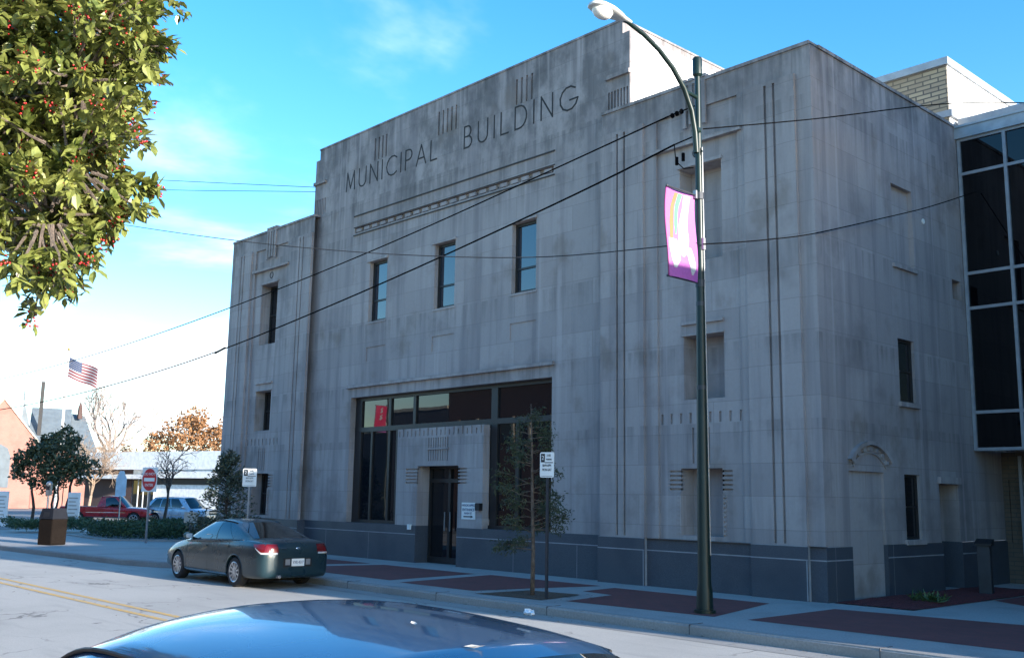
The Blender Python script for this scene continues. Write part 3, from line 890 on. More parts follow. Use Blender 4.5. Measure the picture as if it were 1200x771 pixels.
# --- wings (mirrored about the middle)
def wing(sx):
    left = sx < 0
    def X(x):
        return x if not left else 2 * BC - x
    def fn(a, b, c):
        return (X(a), b, c)
    CB = (-3.82, -1.70)
    back = True
    m = MB()
    # plane at y=0 around the recessed centre bay
    m.wall(-5.43, 0, 0.97, WT, 0.0, [(CB[0], CB[1], 0.97, 10.02, 0.05, False)], fn)
    # centre bay
    hs_ = [(-3.22, -2.15, 6.69, 8.76, 0.42, not left), (-3.16, -2.15, 3.80, 5.12, 0.42, not left),
           (-3.26, -2.24, 1.06, 2.40, 0.42, not left)]
    for i in range(9):
        x = CB[0] + 0.08 + i * (CB[1] - CB[0] - 0.16) / 8
        hs_.append((x - 0.03, x + 0.03, 3.32, 3.53, 0.04, True))
    for i in range(4):
        x = -2.75 + (i - 1.5) * 0.13
        hs_.append((x - 0.025, x + 0.025, 2.5, 3.22, 0.035, True))
    for i in range(5):
        z = 1.96 + i * 0.09
        hs_.append((-3.56, -3.26, z, z + 0.04, 0.05, True)); hs_.append((-2.24, -2.0, z, z + 0.04, 0.05, True))
    m.wall(CB[0], CB[1], 0.97, 10.02, 0.05, hs_, fn)
    # proud piers with paired flutes
    for a, b, g1, g2 in ((-5.40, -4.15, -4.90, -4.69), (-1.50, -0.33, -0.99, -0.79)):
        m.wall(a, b, 0.97, 10.05, -0.07, [(g1 - 0.03, g1 + 0.03, 1.0, 9.98, 0.06, True), (g2 - 0.03, g2 + 0.03, 1.0, 9.98, 0.06, True)], fn)
        for x in (a, b):
            m.quad(fn(x, -0.07, 0.97), fn(x, 0.0, 0.97), fn(x, 0.0, 10.05), fn(x, -0.07, 10.05))
        m.quad(fn(a, -0.07, 10.05), fn(b, -0.07, 10.05), fn(b, 0, 10.05), fn(a, 0, 10.05))
    # ribs that rise through the parapet
    for i in range(4):
        x = -2.76 + (i - 1.5) * 0.17
        m.box(*sorted((X(x - 0.045), X(x + 0.045))), -0.05, -0.002, 9.62 + 0.06 * (i in (1, 2)), WT - 0.02)
    wl = bp(m, 'wing_wall', M['stone'])
    for xa_, xb_, ya_, za_, zb_ in ((-3.95, -1.6, -0.07, 9.24, 9.32), (-3.26, -2.12, 0.0, 8.77, 8.84), (-3.2, -2.14, -0.01, 5.36, 5.42), (-3.2, -2.14, 0.01, 5.125, 5.16)):
        m = MB(); m.box(*sorted((X(xa_), X(xb_))), ya_, 0.06, za_, zb_)
        m.build('ledge', M['stone_trim'], wl, off=off)
    for xe, xt in ((-3.268, -3.36), (-2.232, -2.16)):
        pl_ = [(X(xe), 1.08)]
        for i in range(9):
            z = 1.1 + i * 0.09
            pl_ += [(X(xe + (xt - xe) * 0.25), z), (X(xt), z), (X(xt), z + 0.045), (X(xe + (xt - xe) * 0.25), z + 0.045)]
        pl_ += [(X(xe), 1.92)]
        m = MB(); m.prism(pl_, 0.024, 0.056, axis='y'); m.build('toothed_edge', M['stone_trim'], wl, off=off)
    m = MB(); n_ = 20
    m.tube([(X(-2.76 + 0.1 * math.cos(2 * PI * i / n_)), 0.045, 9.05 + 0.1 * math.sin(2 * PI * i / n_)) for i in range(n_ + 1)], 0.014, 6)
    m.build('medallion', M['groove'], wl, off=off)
    m = MB()
    xa, xb = sorted((X(-5.43), X(0.0)))
    m.box(xa, xb, -0.03, 0.3, WT - 0.02, WT + 0.05)
    for i in range(4):
        x = -2.76 + (i - 1.5) * 0.17
        m.box(*sorted((X(x - 0.06), X(x + 0.06))), -0.052, 0.2, WT + 0.052, WT + 0.12)
    m.build('coping', M['stone_trim'], wl, off=off)
    if left:
        for z0, z1 in ((6.69, 8.76), (3.80, 5.12), (1.06, 2.40)):
            xa, xb = sorted((X(-3.22 if z0 > 6 else (-3.16 if z0 > 3 else -3.26)), X(-2.15 if z0 > 3 else -2.24)))
            m = MB(); yy = 0.44
            m.box(xa, xa + 0.06, yy - 0.04, yy + 0.02, z0, z1); m.box(xb - 0.06, xb, yy - 0.04, yy + 0.02, z0, z1)
            m.box(xa + 0.06, xb - 0.06, yy - 0.04, yy + 0.02, z1 - 0.06, z1); m.box(xa + 0.06, xb - 0.06, yy - 0.04, yy + 0.02, z0, z0 + 0.06)
            m.box(xa + 0.06, xb - 0.06, yy - 0.03, yy + 0.02, (z0 + z1) / 2, (z0 + z1) / 2 + 0.05)
            w2 = bp(m, 'window', M['frame'])
            m = MB(); m.quad((xa, yy, z0), (xb, yy, z0), (xb, yy, z1), (xa, yy, z1))
            m.build('pane', M['glass'], w2, off=off)
    return wl
wing(1); wing(-1)
# --- sides and roofs of the wings
AR = (0.90, 2.25)
SIDEH = [(3.10, 4.03, 6.72, 8.47, 0.10, True), (3.10, 3.80, 3.82, 5.14, 0.12, False), (5.85, 6.30, 6.37, 6.82, 0.25, True),
         (3.11, 3.78, 1.05, 2.35, 0.12, False), (4.66, 5.58, 0.97, 2.19, 0.5, False, 1), (AR[0], AR[1], 0.97, 2.36, 0.06, False, 1)]
m = MB()
fs_ = lambda a, b, c: (-b, a, c)
m.wall(0.0, D + 0.02, 0.97, WT, 0.0, SIDEH, fs_)
m.wall(D + 0.02, 14, 0.97, WT, 0.0, [], fs_)
bp(m, 'side_wall', M['stone'])
m = MB(); m.quad((2 * BC, 0, 0.0), (2 * BC, 14, 0.0), (2 * BC, 14, WT), (2 * BC, 0, WT))
bp(m, 'side_wall', M['stone'])
m = MB(); m.box(-0.3, 0.03, 0.3, 6.55, WT - 0.02, WT + 0.05); bp(m, 'side_coping', M['stone_trim'])
m = MB()
m.quad((MX1, 0.3, WT - 0.25), (-0.02, 0.3, WT - 0.25), (-0.02, 14, WT - 0.25), (MX1, 14, WT - 0.25))
bp(m, 'roof', M['roofing'])
m = MB()
m.quad((2 * BC, 0.3, WT - 0.25), (MX0, 0.3, WT - 0.25), (MX0, 14, WT - 0.25), (2 * BC, 14, WT - 0.25))
bp(m, 'roof', M['roofing'])
# blind door with its arched hood
m = MB()
m.quad((-0.06, AR[0], 0.0), (-0.06, AR[1], 0.0), (-0.06, AR[1], 2.36), (-0.06, AR[0], 2.36))
bd = bp(m, 'blocked_doorway', M['stone_trim'])
m = MB()
ca, za, ra = (AR[0] + AR[1]) / 2 + 0.12, 1.98, 1.05
def ring(m, r0, r1, x0, x1, a0=38, a1=142, n=22):
    for i in range(n):
        t0, t1 = R(a0 + (a1 - a0) * i / n), R(a0 + (a1 - a0) * (i + 1) / n)
        P = lambda r, t_, x: (x, ca + r * math.cos(t_), za + r * math.sin(t_) * 0.92)
        m.quad(P(r0, t0, x1), P(r1, t0, x1), P(r1, t1, x1), P(r0, t1, x1))
        m.quad(P(r0, t0, x0), P(r0, t0, x1), P(r0, t1, x1), P(r0, t1, x0))
        m.quad(P(r1, t0, x0), P(r1, t0, x1), P(r1, t1, x1), P(r1, t1, x0))
ring(m, 0.97, 1.05, -0.01, 0.09)
ring(m, 0.80, 0.84, -0.01, 0.03)
for i in range(7):
    a = R(44 + 92 * i / 6)
    y_, z_ = ca + 0.89 * math.cos(a), za + 0.89 * math.sin(a) * 0.92
    m.box(-0.01, 0.055, y_ - 0.055, y_ + 0.055, z_ - 0.035, z_ + 0.035)
m.build('arched_hood', M['stone_trim'], bd, off=off)
# side windows and door
for (a, b, z0, z1) in ((3.10, 3.80, 3.82, 5.14), (3.11, 3.78, 1.05, 2.35)):
    m = MB()
    x0, x1 = -0.12, -0.06
    m.box(x0, x1, a, a + 0.05, z0, z1); m.box(x0, x1, b - 0.05, b, z0, z1)
    m.box(x0, x1, a + 0.05, b - 0.05, z1 - 0.06, z1); m.box(x0, x1, a + 0.05, b - 0.05, z0, z0 + 0.06)
    m.box(x0, x1 - 0.01, a + 0.05, b - 0.05, (z0 + z1) / 2 - 0.02, (z0 + z1) / 2 + 0.02)
    w2 = bp(m, 'window', M['frame'])
    m = MB(); m.quad((-0.09, a, z0), (-0.09, b, z0), (-0.09, b, z1), (-0.09, a, z1)); m.build('pane', M['glass'], w2, off=off)
    m = MB(); m.box(-0.02, 0.06, a - 0.08, b + 0.08, z0 - 0.1, z0); m.build('sill', M['stone_trim'], w2, off=off)
m = MB(); m.box(-0.02, 0.05, 3.02, 4.1, 6.64, 6.72); bp(m, 'blind_window_sill', M['stone_trim'])
m = MB(); m.box(-0.5, -0.44, 4.66, 5.58, 0.02, 2.19); sd = bp(m, 'door', M['frame'])
m = MB(); m.box(-0.02, 0.07, 4.6, 5.62, 2.20, 2.34); m.build('door_head', M['stone_trim'], sd, off=off)
m = MB(); m.tube([(-0.1, 4.53, 7.91), (0.02, 4.53, 7.91)], 0.06, 10); bp(m, 'vent_pipe', M['signwhite'])
# --- granite base
m = MB()
def base_front(x0, x1, y):
    m.quad((x0, y, -0.1), (x1, y, -0.1), (x1, y, 0.97), (x0, y, 0.97))
def base_run(pts):
    for (a, b) in zip(pts, pts[1:]):
        m.quad((a[0], a[1], -0.1), (b[0], b[1], -0.1), (b[0], b[1], 0.97), (a[0], a[1], 0.97))
pr = -0.03
def wing_pts(mir):
    P = [(-5.43, 0.2), (-5.43, pr - 0.07), (-4.13, pr - 0.07), (-4.13, pr), (-1.52, pr), (-1.52, pr - 0.07), (-0.31, pr - 0.07), (-0.31, pr), (0.03, pr)]
    return P if not mir else [(2 * BC - x, y) for x, y in reversed(P)]
rp = wing_pts(False); lp = wing_pts(True)
base_run(rp + [(0.03, AR[0])])
base_run([(0.03, AR[0]), (-0.06, AR[0])])
base_run([(-0.06, AR[1]), (0.03, AR[1]), (0.03, 4.66), (-0.5, 4.66)])
base_run([(-0.5, 5.58), (0.03, 5.58), (0.03, D + 1.5)])
base_run(lp)
my_ = MY + pr
base_run([(lp[-1][0], my_), (DX[0], my_), (DX[0], MY + 0.5)])
base_run([(DX[1], MY + 0.5), (DX[1], my_), (rp[0][0], my_)])
# top chamfer lip
def lip(pts, inner):
    for (a, b), (c, d) in zip(zip(pts, pts[1:]), zip(inner, inner[1:])):
        m.quad((a[0], a[1], 0.97), (b[0], b[1], 0.97), (d[0], d[1], 0.972), (c[0], c[1], 0.972))
lip([(2 * BC, -0.1), (lp[-1][0], -0.1)], [(2 * BC, 0.2), (lp[-1][0], 0.2)])
lip([(rp[0][0], -0.1), (0.03, -0.1)], [(rp[0][0], 0.2), (0.03, 0.2)])
lip([(lp[-1][0], my_), (DX[0], my_)], [(lp[-1][0], GY), (DX[0], GY)])
lip([(DX[1], my_), (rp[0][0], my_)], [(DX[1], GY), (rp[0][0], GY)])
bp(m, 'granite_base', M['granite'])
m = MB()
def jrun(pts, z, h=0.011):
    for (a, b) in zip(pts, pts[1:]):
        A = Vector((a[0], a[1])); Bv = Vector((b[0], b[1])); t_ = (Bv - A)
        if t_.length < 0.03:
            continue
        n_ = Vector((t_.y, -t_.x)).normalized() * 0.003
        m.quad((a[0] + n_.x, a[1] + n_.y, z - h), (b[0] + n_.x, b[1] + n_.y, z - h), (b[0] + n_.x, b[1] + n_.y, z + h), (a[0] + n_.x, a[1] + n_.y, z + h))
jrun(rp[1:] , 0.725); jrun(lp[:-1], 0.725)
jrun([(lp[-1][0], my_), (DX[0], my_)], 0.74); jrun([(DX[1], my_), (rp[0][0], my_)], 0.74)
jrun([(0.03, -0.03), (0.03, AR[0])], 0.725); jrun([(0.03, AR[1]), (0.03, 4.66)], 0.725); jrun([(0.03, 5.58), (0.03, D)], 0.725)
jrun([(-5.4, -0.1), (-4.13, -0.1)], 0.965, 0.006); jrun([(-4.13, pr), (-1.52, pr)], 0.965, 0.006); jrun([(-1.52, -0.1), (-0.31, -0.1)], 0.965, 0.006); jrun([(0.03, 0), (0.03, AR[0])], 0.965, 0.006)
for x in (-4.11, -0.30):  # pale faces on the right-hand steps: the light they catch, set in colour
    m.quad((x, pr - 0.075, 0), (x + 0.0, pr + 0.0, 0), (x, pr + 0.0, 0.97), (x, pr - 0.075, 0.97))
for x, y in ((-4.15, -0.104), (-0.33, -0.104), (-2.78, -0.034), (-6.3, my_ - 0.004), (-8.4, my_ - 0.004), (-14.4, my_ - 0.004), (-16.6, my_ - 0.004), (2 * BC + 4.14, -0.104)):
    w_ = 0.012 if x in (-4.15, -0.33) else 0.006
    m.quad((x - w_, y, 0), (x + w_, y, 0), (x + w_, y, 0.72), (x - w_, y, 0.72))
m.quad((0.034, 0.27, 0), (0.034, 0.28, 0), (0.034, 0.28, 0.97), (0.034, 0.27, 0.97))
m.quad((0.034, AR[1] + 0.2, 0), (0.034, AR[1] + 0.215, 0), (0.034, AR[1] + 0.215, 0.97), (0.034, AR[1] + 0.2, 0.97))
bp(m, 'base_joint_and_lit_edge', M['joint'], recalc=False)

# notice by the entrance
NX, NZ, NY = -10.09, 1.40, MY - 0.022
m = MB(); m.bbox(NX - 0.27, NX + 0.27, NY - 0.012, NY, NZ - 0.21, NZ + 0.21, 0.004)
ns = tag(m.build('entrance_notice', M['signwhite']), 'small white notice with blue lettering and an arrow on the stone beside the entrance door', 'notice')
M['signblue'] = plain('notice_blue_ink', (0.02, 0.04, 0.14), 0.6)
o = glyphs('HANDICAPPED', 0.082, M['signblue'], 'lettering', ns, (NX, NY - 0.014, NZ + 0.14), (1, 0, 0), (0, 0, 1), sx=0.92)
o = glyphs('ENTRANCE', 0.095, M['signblue'], 'lettering', ns, (NX, NY - 0.014, NZ + 0.03), (1, 0, 0), (0, 0, 1), sx=0.95)
o = glyphs('NASH ST.', 0.075, M['signblue'], 'lettering', ns, (NX, NY - 0.014, NZ - 0.06), (1, 0, 0), (0, 0, 1))
m = MB(); m.box(NX - 0.18, NX + 0.10, NY - 0.016, NY - 0.012, NZ - 0.155, NZ - 0.125)
m.prism([(NX + 0.10, NZ - 0.175), (NX + 0.19, NZ - 0.14), (NX + 0.10, NZ - 0.105)], NY - 0.016, NY - 0.012, axis='y')
m.build('arrow', M['signblack'], ns)

# ================================================================== annex (glass box over a brick recess)
AY = D
A = thing('glass_annex', 'dark glass annex with pale mullions overhanging a brown brick recess', 'building', (6, AY, 0))
aoff = (6, AY, 0)
m = MB()
m.quad((0.03, AY + 0.03, 3.0), (11.9, AY + 0.03, 3.0), (11.9, AY + 0.03, 10.3), (0.03, AY + 0.03, 10.3))
m.quad((0.03, AY + 0.03, 3.02), (11.9, AY + 0.03, 3.02), (11.9, 16, 3.02), (0.03, 16, 3.02))
cw = m.build('curtain_wall', M['glass_annex'], A, off=aoff)
m = MB()
m.box(0.02, 0.09, AY - 0.03, AY + 0.06, 2.98, 10.28)
for i in range(1, 12):
    x = 0.04 + 1.05 * i
    m.box(x - 0.035, x + 0.035, AY - 0.028, AY + 0.04, 2.98, 10.28)
for z in (3.0, 3.83, 6.22, 7.04, 9.43, 10.26):
    m.box(0.02, 11.9, AY - 0.018, AY + 0.04, z - 0.035, z + 0.035)
m.build('mullion', M['alu'], cw, off=aoff)
m = MB(); m.box(-0.04, 11.95, AY - 0.09, AY + 0.3, 10.29, 10.60)
m.box(-0.06, 11.97, AY - 0.12, AY + 0.3, 10.55, 10.605)
m.build('fascia', M['fascia'], A, off=aoff)
m = MB(); m.box(0.06, 11.9, AY + 0.3, 16, 10.2, 10.45); m.build('roof', M['roofing'], A, off=aoff)
m = MB(); m.wall(-0.02, 11.9, 0.0, 3.0, AY + 1.5, [(0.42, 1.5, 0.0, 2.3, 0.2, False), (-0.72 + 0.85, 0.32, 0.9, 2.35, 0.06, True)])
m.build('brick_wall', M['pale_brick'], A, off=aoff)
m = MB(); yy = AY + 1.62
m.box(0.40, 0.47, yy - 0.2, yy, 0, 2.9); m.box(1.44, 1.5, yy - 0.13, yy, 0, 2.3); m.box(0.47, 1.44, yy - 0.12, yy, 2.22, 2.3)
d2 = m.build('door', M['alu'], A, off=aoff)
m = MB(); m.quad((0.42, yy - 0.02, 0), (1.5, yy - 0.02, 0), (1.5, yy - 0.02, 2.3), (0.42, yy - 0.02, 2.3)); m.build('pane', M['glass_annex'], d2, off=aoff)
# brick penthouse on the roofs behind
PY = 9.0
P_ = thing('brick_penthouse', 'tan brick rooftop penthouse with grey fascia and a side sheeted white as sunlight', 'penthouse', (-5, PY, 10.2))
poff = (-5, PY, 10.2)
m = MB(); m.box(-9, -1.2, PY, 15, 10.3, 13.35); m.build('wall', M['tan_brick'], P_, off=poff)
m = MB(); m.box(-1.197, -1.18, PY + 0.02, 14.98, 10.6, 13.34); m.build('sunlit_side_sheet', M['white_wall'], P_, off=poff)  # thin white sheet paints the sunlit look over the brick side
m = MB(); m.box(-9.05, -1.12, PY - 0.08, 15.05, 13.36, 13.56); m.build('fascia', M['fascia'], P_, off=poff)
m = MB(); m.box(-1.175, -1.1, PY - 0.03, 15, 11.9, 12.1); m.box(-9, -1.1, PY - 0.05, PY - 0.003, 11.9, 12.08); m.build('flashing', M['alu'], P_, off=poff)
m = MB(); m.box(-1.1, 1.0, PY + 0.3, 15, 10.2, 11.88); m.build('roof_kerb', M['alu'], P_, off=poff)

# ================================================================== other buildings round the street
def facade_block(name, label, x0, x1, y0, y1, h, mat, wins, face=1, rows=((4.6, 6.0),), band=None, cat='building'):
    """box building; windows cut in the face at y0 (face=+1 looks to +Y)"""
    t_ = thing(name, label, cat, ((x0 + x1) / 2, y0, 0))
    of = ((x0 + x1) / 2, y0, 0)
    yf = y0
    hs_ = [(a, b, c, d, 0.22, False) for a, b in wins for c, d in rows]
    m = MB()
    m.wall(x0, x1, -0.1, h, yf, hs_, sgn=-face)
    m.quad((x0, yf, -0.1), (x0, y1, -0.1), (x0, y1, h), (x0, yf, h)); m.quad((x1, yf, -0.1), (x1, y1, -0.1), (x1, y1, h), (x1, yf, h))
    m.quad((x0, y1, -0.1), (x1, y1, -0.1), (x1, y1, h), (x0, y1, h))
    m.build('wall', mat, t_, off=of)
    m = MB(); m.quad((x0, yf, h - 0.3), (x1, yf, h - 0.3), (x1, y1, h - 0.3), (x0, y1, h - 0.3)); m.build('roof', M['roofing'], t_, off=of)
    m = MB(); m.box(x0 - 0.05, x1 + 0.05, min(yf - 0.2 * face, yf + 0.08 * face), max(yf - 0.2 * face, yf + 0.08 * face), h, h + 0.18); m.build('coping', M['cream'], t_, off=of)
    for a, b in wins:
        for c, d in rows:
            m = MB(); e = yf - 0.2 * face
            m.quad((a, e, c), (b, e, c), (b, e, d), (a, e, d)); w2 = m.build('window', M['glass'], t_, off=of)
            for q in ((a - 0.16, a, c, d), (b, b + 0.16, c, d)):
                m = MB(); m.box(q[0], q[1], *sorted((yf - 0.05 * face, yf + 0.07 * face)), q[2], q[3])
                m.build('surround', M['cream'], w2, off=of)
    return t_
facade_block('brick_building', 'brown brick block across the street with cream framed windows', -35, -19, -19, -30, 9.4, M['brown_brick'],
             [(-34 + 2.9 * i, -32.6 + 2.9 * i) for i in range(6)])
facade_block('grey_building', 'low dark grey block beside the brown brick block', -40.5, -35.1, -19, -30, 6.7, M['grey_brick'], [(-39, -37)], rows=((1, 3),))
facade_block('corner_building', 'lowest dark shop at the far corner across the street', -62, -40.7, -19.5, -30, 5.6, M['grey_brick'], [(-58, -54), (-50, -46)], rows=((1, 3),))
facade_block('shop_row', 'brown brick shop row opposite the entrance', -18.8, 2, -19.5, -30, 6.6, M['brown_brick'], [(-18 + 4 * i, -15.5 + 4 * i) for i in range(5)], rows=((0.6, 2.9),))
# unseen block east of the annex, stepped and turned to cast the shade
T_ = thing('shading_block', 'unseen stepped brown brick block added east of the annex to cast shade', 'building', (12.0, -3.37, 0), math.atan2(SUN_H.y, SUN_H.x))
m = MB(); m.box(0, 16, 0, 4.6, -0.1, 8.25); m.box(0, 16, 4.604, 22, -0.1, 13.9); m.build('wall', M['brown_brick'], T_)
for zz in (1.2, 5.0):
    for k in range(4):
        m = MB(); m.box(1.2 + 3.3 * k, 3.0 + 3.3 * k, -0.05, 0.02, zz, zz + 1.9); m.build('window', M['glass'], T_)
m = MB(); m.box(-0.03, 16.05, -0.04, 4.6, 8.252, 8.36); m.box(-0.03, 16.05, 4.61, 22.05, 13.902, 14.0); m.build('coping', M['cream'], T_)

# ================================================================== street lamp and banner
def make_lamp(loc, rz, label):
    L = thing('street_lamp', label, 'street lamp', loc, rz, None)
    m = MB()
    m.tube([(0, 0, 0), (0, 0, 0.05)], 0.17, 20)
    m.tube([(0, 0, 0.05), (0, 0, 0.35), (0, 0, 0.45), (0, 0, 5.2), (0, 0, 9.0)], [0.135, 0.125, 0.108, 0.072, 0.046], 20)
    m.build('pole', M['green'], L, smooth=True, angle=40)
    m = MB(); m.tube([(0, 0, 8.98), (0, 0, 9.02), (0, 0, 9.30), (0, 0, 9.33)], [0.05, 0.085, 0.085, 0.075], 16)
    m.build('pole_cap', M['green'], L, smooth=True, angle=40)
    m = MB()
    arm = [(0, -0.06, 7.6), (0, -0.09, 7.95), (0, -0.18, 8.32), (0, -0.38, 8.66), (0, -0.68, 8.93), (0, -1.05, 9.14), (0, -1.45, 9.28), (0, -1.85, 9.36), (0, -2.0, 9.37)]
    m.tube(arm, [0.05, 0.05, 0.048, 0.045, 0.042, 0.04, 0.038, 0.036, 0.034], 12)
    m.tube([(0, 0, 8.0), (0, -0.10, 8.0)], 0.07, 10); m.tube([(0, 0, 8.6), (0, -0.36, 8.62)], 0.035, 8)
    m.tube([(0, -0.02, 7.62), (0, 0, 7.62)], 0.09, 8)
    ar = m.build('arm', M['green'], L, smooth=True, angle=40)
    # cobra head
    m = MB()
    prof = [(-1.78, 0.045, 0.045), (-1.95, 0.075, 0.06), (-2.12, 0.13, 0.085), (-2.32, 0.17, 0.10), (-2.52, 0.17, 0.095), (-2.66, 0.13, 0.07), (-2.72, 0.05, 0.03)]
    n = 16; rings = []
    for y, w, h in prof:
        rings.append([(w * math.cos(2 * PI * j / n), y, 9.36 + (h * math.sin(2 * PI * j / n) if math.sin(2 * PI * j / n) > 0 else 0.45 * h * math.sin(2 * PI * j / n))) for j in range(n)])
    vs = [p for r_ in rings for p in r_]
    fs = [(i * n + j, i * n + (j + 1) % n, (i + 1) * n + (j + 1) % n, (i + 1) * n + j) for i in range(len(rings) - 1) for j in range(n)]
    fs += [tuple(range(n)), tuple(range((len(rings) - 1) * n, len(rings) * n))]
    m.add(vs, fs)
    hd = m.build('lamp_head', M['lampgrey'], L, smooth=True, angle=60)
    m = MB(); m.sphere((0, -2.45, 9.34), 0.15, 14, 10, (0.95, 1.35, 0.95)); m.build('refractor', M['refractor'], hd, smooth=True)
    # banner arms
    for z in (5.33, 6.84):
        m = MB(); m.tube([(0, 0, z), (0, -0.86, z)], 0.014, 8); m.sphere((0, -0.87, z), 0.022)
        m.tube([(0, 0, z - 0.06), (0, 0, z + 0.06)], 0.082, 16)
        m.build('banner_arm', M['postdark'], L)
    m = MB(); m.box(-0.03, 0.03, -0.13, -0.09, 6.78, 6.92); m.box(0.05, 0.10, -0.03, 0.03, 5.9, 6.1)
    m.tube([(0.11, 0.02, 0.9), (0.075, 0.02, 5.0), (0.062, 0.02, 7.7)], 0.010, 6)
    m.build('conduit', M['steel'], L)
    for z, r_ in ((3.55, 0.088), (4.95, 0.078)):
        m = MB(); m.tube([(0, 0, z), (0, 0, z + 0.07)], r_, 16); m.build('strap', M['postdark'], L)
    return L
make_lamp((-0.28, -3.24, 0), 0, 'tall dark green street lamp with a curved arm in front of the right wing')
make_lamp((-38.0, -16.9, 0), PI, 'dark green street lamp on the far side of the street, seen in the glazing')

def make_banner(loc, rz, label, base, kind):
    Bn = thing('street_banner', label, 'banner', loc, rz)
    def wob(u, v):
        return 0.03 * math.sin(v * 5.0 + 0.5) + 0.035 * math.sin(PI * u) * math.cos(v * 3)
    y0, y1, z0, z1 = -0.86, -0.10, 5.33, 6.84
    def P(u, v, d=0.0):
        # a light breeze bows the free edge
        return (wob(u, v) + d, y0 + (y1 - y0) * u - 0.05 * math.sin(PI * v) * (1 - u), z0 + (z1 - z0) * v)
    n, k = 10, 22
    m = MB()
    for d in (0.002, -0.002):
        vs = [P(i / n, j / k, d) for i in range(n + 1) for j in range(k + 1)]
        m.add(vs, [(i * (k + 1) + j, (i + 1) * (k + 1) + j, (i + 1) * (k + 1) + j + 1, i * (k + 1) + j + 1) for i in range(n) for j in range(k)])
    cl = m.build('cloth', base, Bn, smooth=True, recalc=False)
    m = MB()
    m.tube([P(0, j / k) for j in range(k + 1)], 0.012, 6)
    m.build('hem', M['ban_edge'], Bn, smooth=True)
    def ribbon(left, right, mat, name, d):
        """left / right: lists of (v,u) edge control points from top to bottom"""
        m = MB()
        def ev(c, t_):
            vs_ = [q[0] for q in c]; us_ = [q[1] for q in c]
            return float(np.interp(-t_, [-q for q in vs_], us_))
        top, bot = max(q[0] for q in left), min(q[0] for q in left)
        K = 40
        for side in (1, -1):
            rows = []
            for i in range(K + 1):
                v = top + (bot - top) * i / K
                a, b = ev(left, v), ev(right, v)
                rows.append([P(a + (b - a) * j / 3, v, side * d) for j in range(4)])
            for r0, r1 in zip(rows, rows[1:]):
                for j in range(3):
                    m.quad(r0[j], r0[j + 1], r1[j + 1], r1[j])
        m.build(name, mat, cl, smooth=True, recalc=False)
    if kind == 0:
        ribbon([(0.97, 0.34), (0.8, 0.2), (0.6, 0.13), (0.42, 0.10)], [(0.97, 0.46), (0.8, 0.33), (0.6, 0.27), (0.42, 0.2)], M['ban_orange'], 'orange_stripe', 0.0045)
        ribbon([(0.97, 0.47), (0.8, 0.35), (0.6, 0.29), (0.48, 0.28)], [(0.97, 0.62), (0.8, 0.48), (0.6, 0.40), (0.48, 0.33)], M['ban_green'], 'green_stripe', 0.005)
        ribbon([(0.97, 0.66), (0.8, 0.60), (0.6, 0.44), (0.45, 0.36), (0.3, 0.34), (0.24, 0.42)], [(0.97, 0.86), (0.8, 0.80), (0.6, 0.72), (0.45, 0.72), (0.3, 0.62), (0.24, 0.5)], M['ban_white'], 'white_stripe', 0.006)
        ribbon([(0.42, 0.06), (0.34, 0.05), (0.2, 0.10), (0.1, 0.16)], [(0.42, 0.30), (0.34, 0.38), (0.2, 0.36), (0.1, 0.24)], M['ban_white'], 'white_patch', 0.0065)
        ribbon([(0.36, 0.55), (0.26, 0.60), (0.14, 0.68), (0.06, 0.74)], [(0.36, 0.76), (0.26, 0.85), (0.14, 0.92), (0.06, 0.80)], M['ban_white'], 'white_patch', 0.007)
    else:
        for vs_ in (0.72, 0.45):
            ribbon([(vs_ + 0.2, 0.55), (vs_ + 0.14, 0.38), (vs_ + 0.08, 0.5), (vs_, 0.36)], [(vs_ + 0.2, 0.68), (vs_ + 0.14, 0.52), (vs_ + 0.08, 0.66), (vs_, 0.55)], M['ban_white'], 'white_squiggle', 0.006)
        ribbon([(0.12, 0.0), (0.0, 0.0)], [(0.12, 1.0), (0.0, 1.0)], M['ban_purple'], 'purple_hem', 0.0055)
    return Bn
make_banner((-0.28, -3.24, 0), 0, 'purple street banner with orange, green and white swirls on the near lamp pole', M['ban_purple'], 0)
make_banner((-38.0, -16.9, 0), PI, 'crimson street banner with white squiggles on the far lamp pole', M['ban_red'], 1)

# ================================================================== overhead cables
def cable(pts, r, label, mat='cable', n=14, extra=None):
    P = np.array(pts, float)
    d = np.concatenate([[0], np.cumsum(np.linalg.norm(np.diff(P, axis=0), axis=1))])
    tt = np.linspace(0, d[-1], n * (len(pts) - 1) + 1)
    # smooth through the points
    out = []
    tang = np.gradient(P, d, axis=0)
    for t_ in tt:
        i = min(max(np.searchsorted(d, t_) - 1, 0), len(d) - 2)
        h = d[i + 1] - d[i]; s_ = (t_ - d[i]) / h
        h00 = 2 * s_**3 - 3 * s_**2 + 1; h10 = s_**3 - 2 * s_**2 + s_; h01 = -2 * s_**3 + 3 * s_**2; h11 = s_**3 - s_**2
        out.append(tuple(h00 * P[i] + h10 * h * tang[i] + h01 * P[i + 1] + h11 * h * tang[i + 1]))
    m = MB(); m.tube(out, r, 6)
    if extra:
        extra(m)
    o = m.build('overhead_cable', M[mat], smooth=True)
    return tag(o, label, 'cable', 'cables over the street')
def ins1(m):
    m.tube([(-0.9, -3.3, 8.41), (-0.34, -3.25, 8.47)], 0.012, 6)
    for i in range(3):
        m.tube([(-0.80 + 0.1 * i, -3.3, 8.40 + 0.012 * i), (-0.77 + 0.1 * i, -3.3, 8.40 + 0.012 * i)], 0.045, 10)
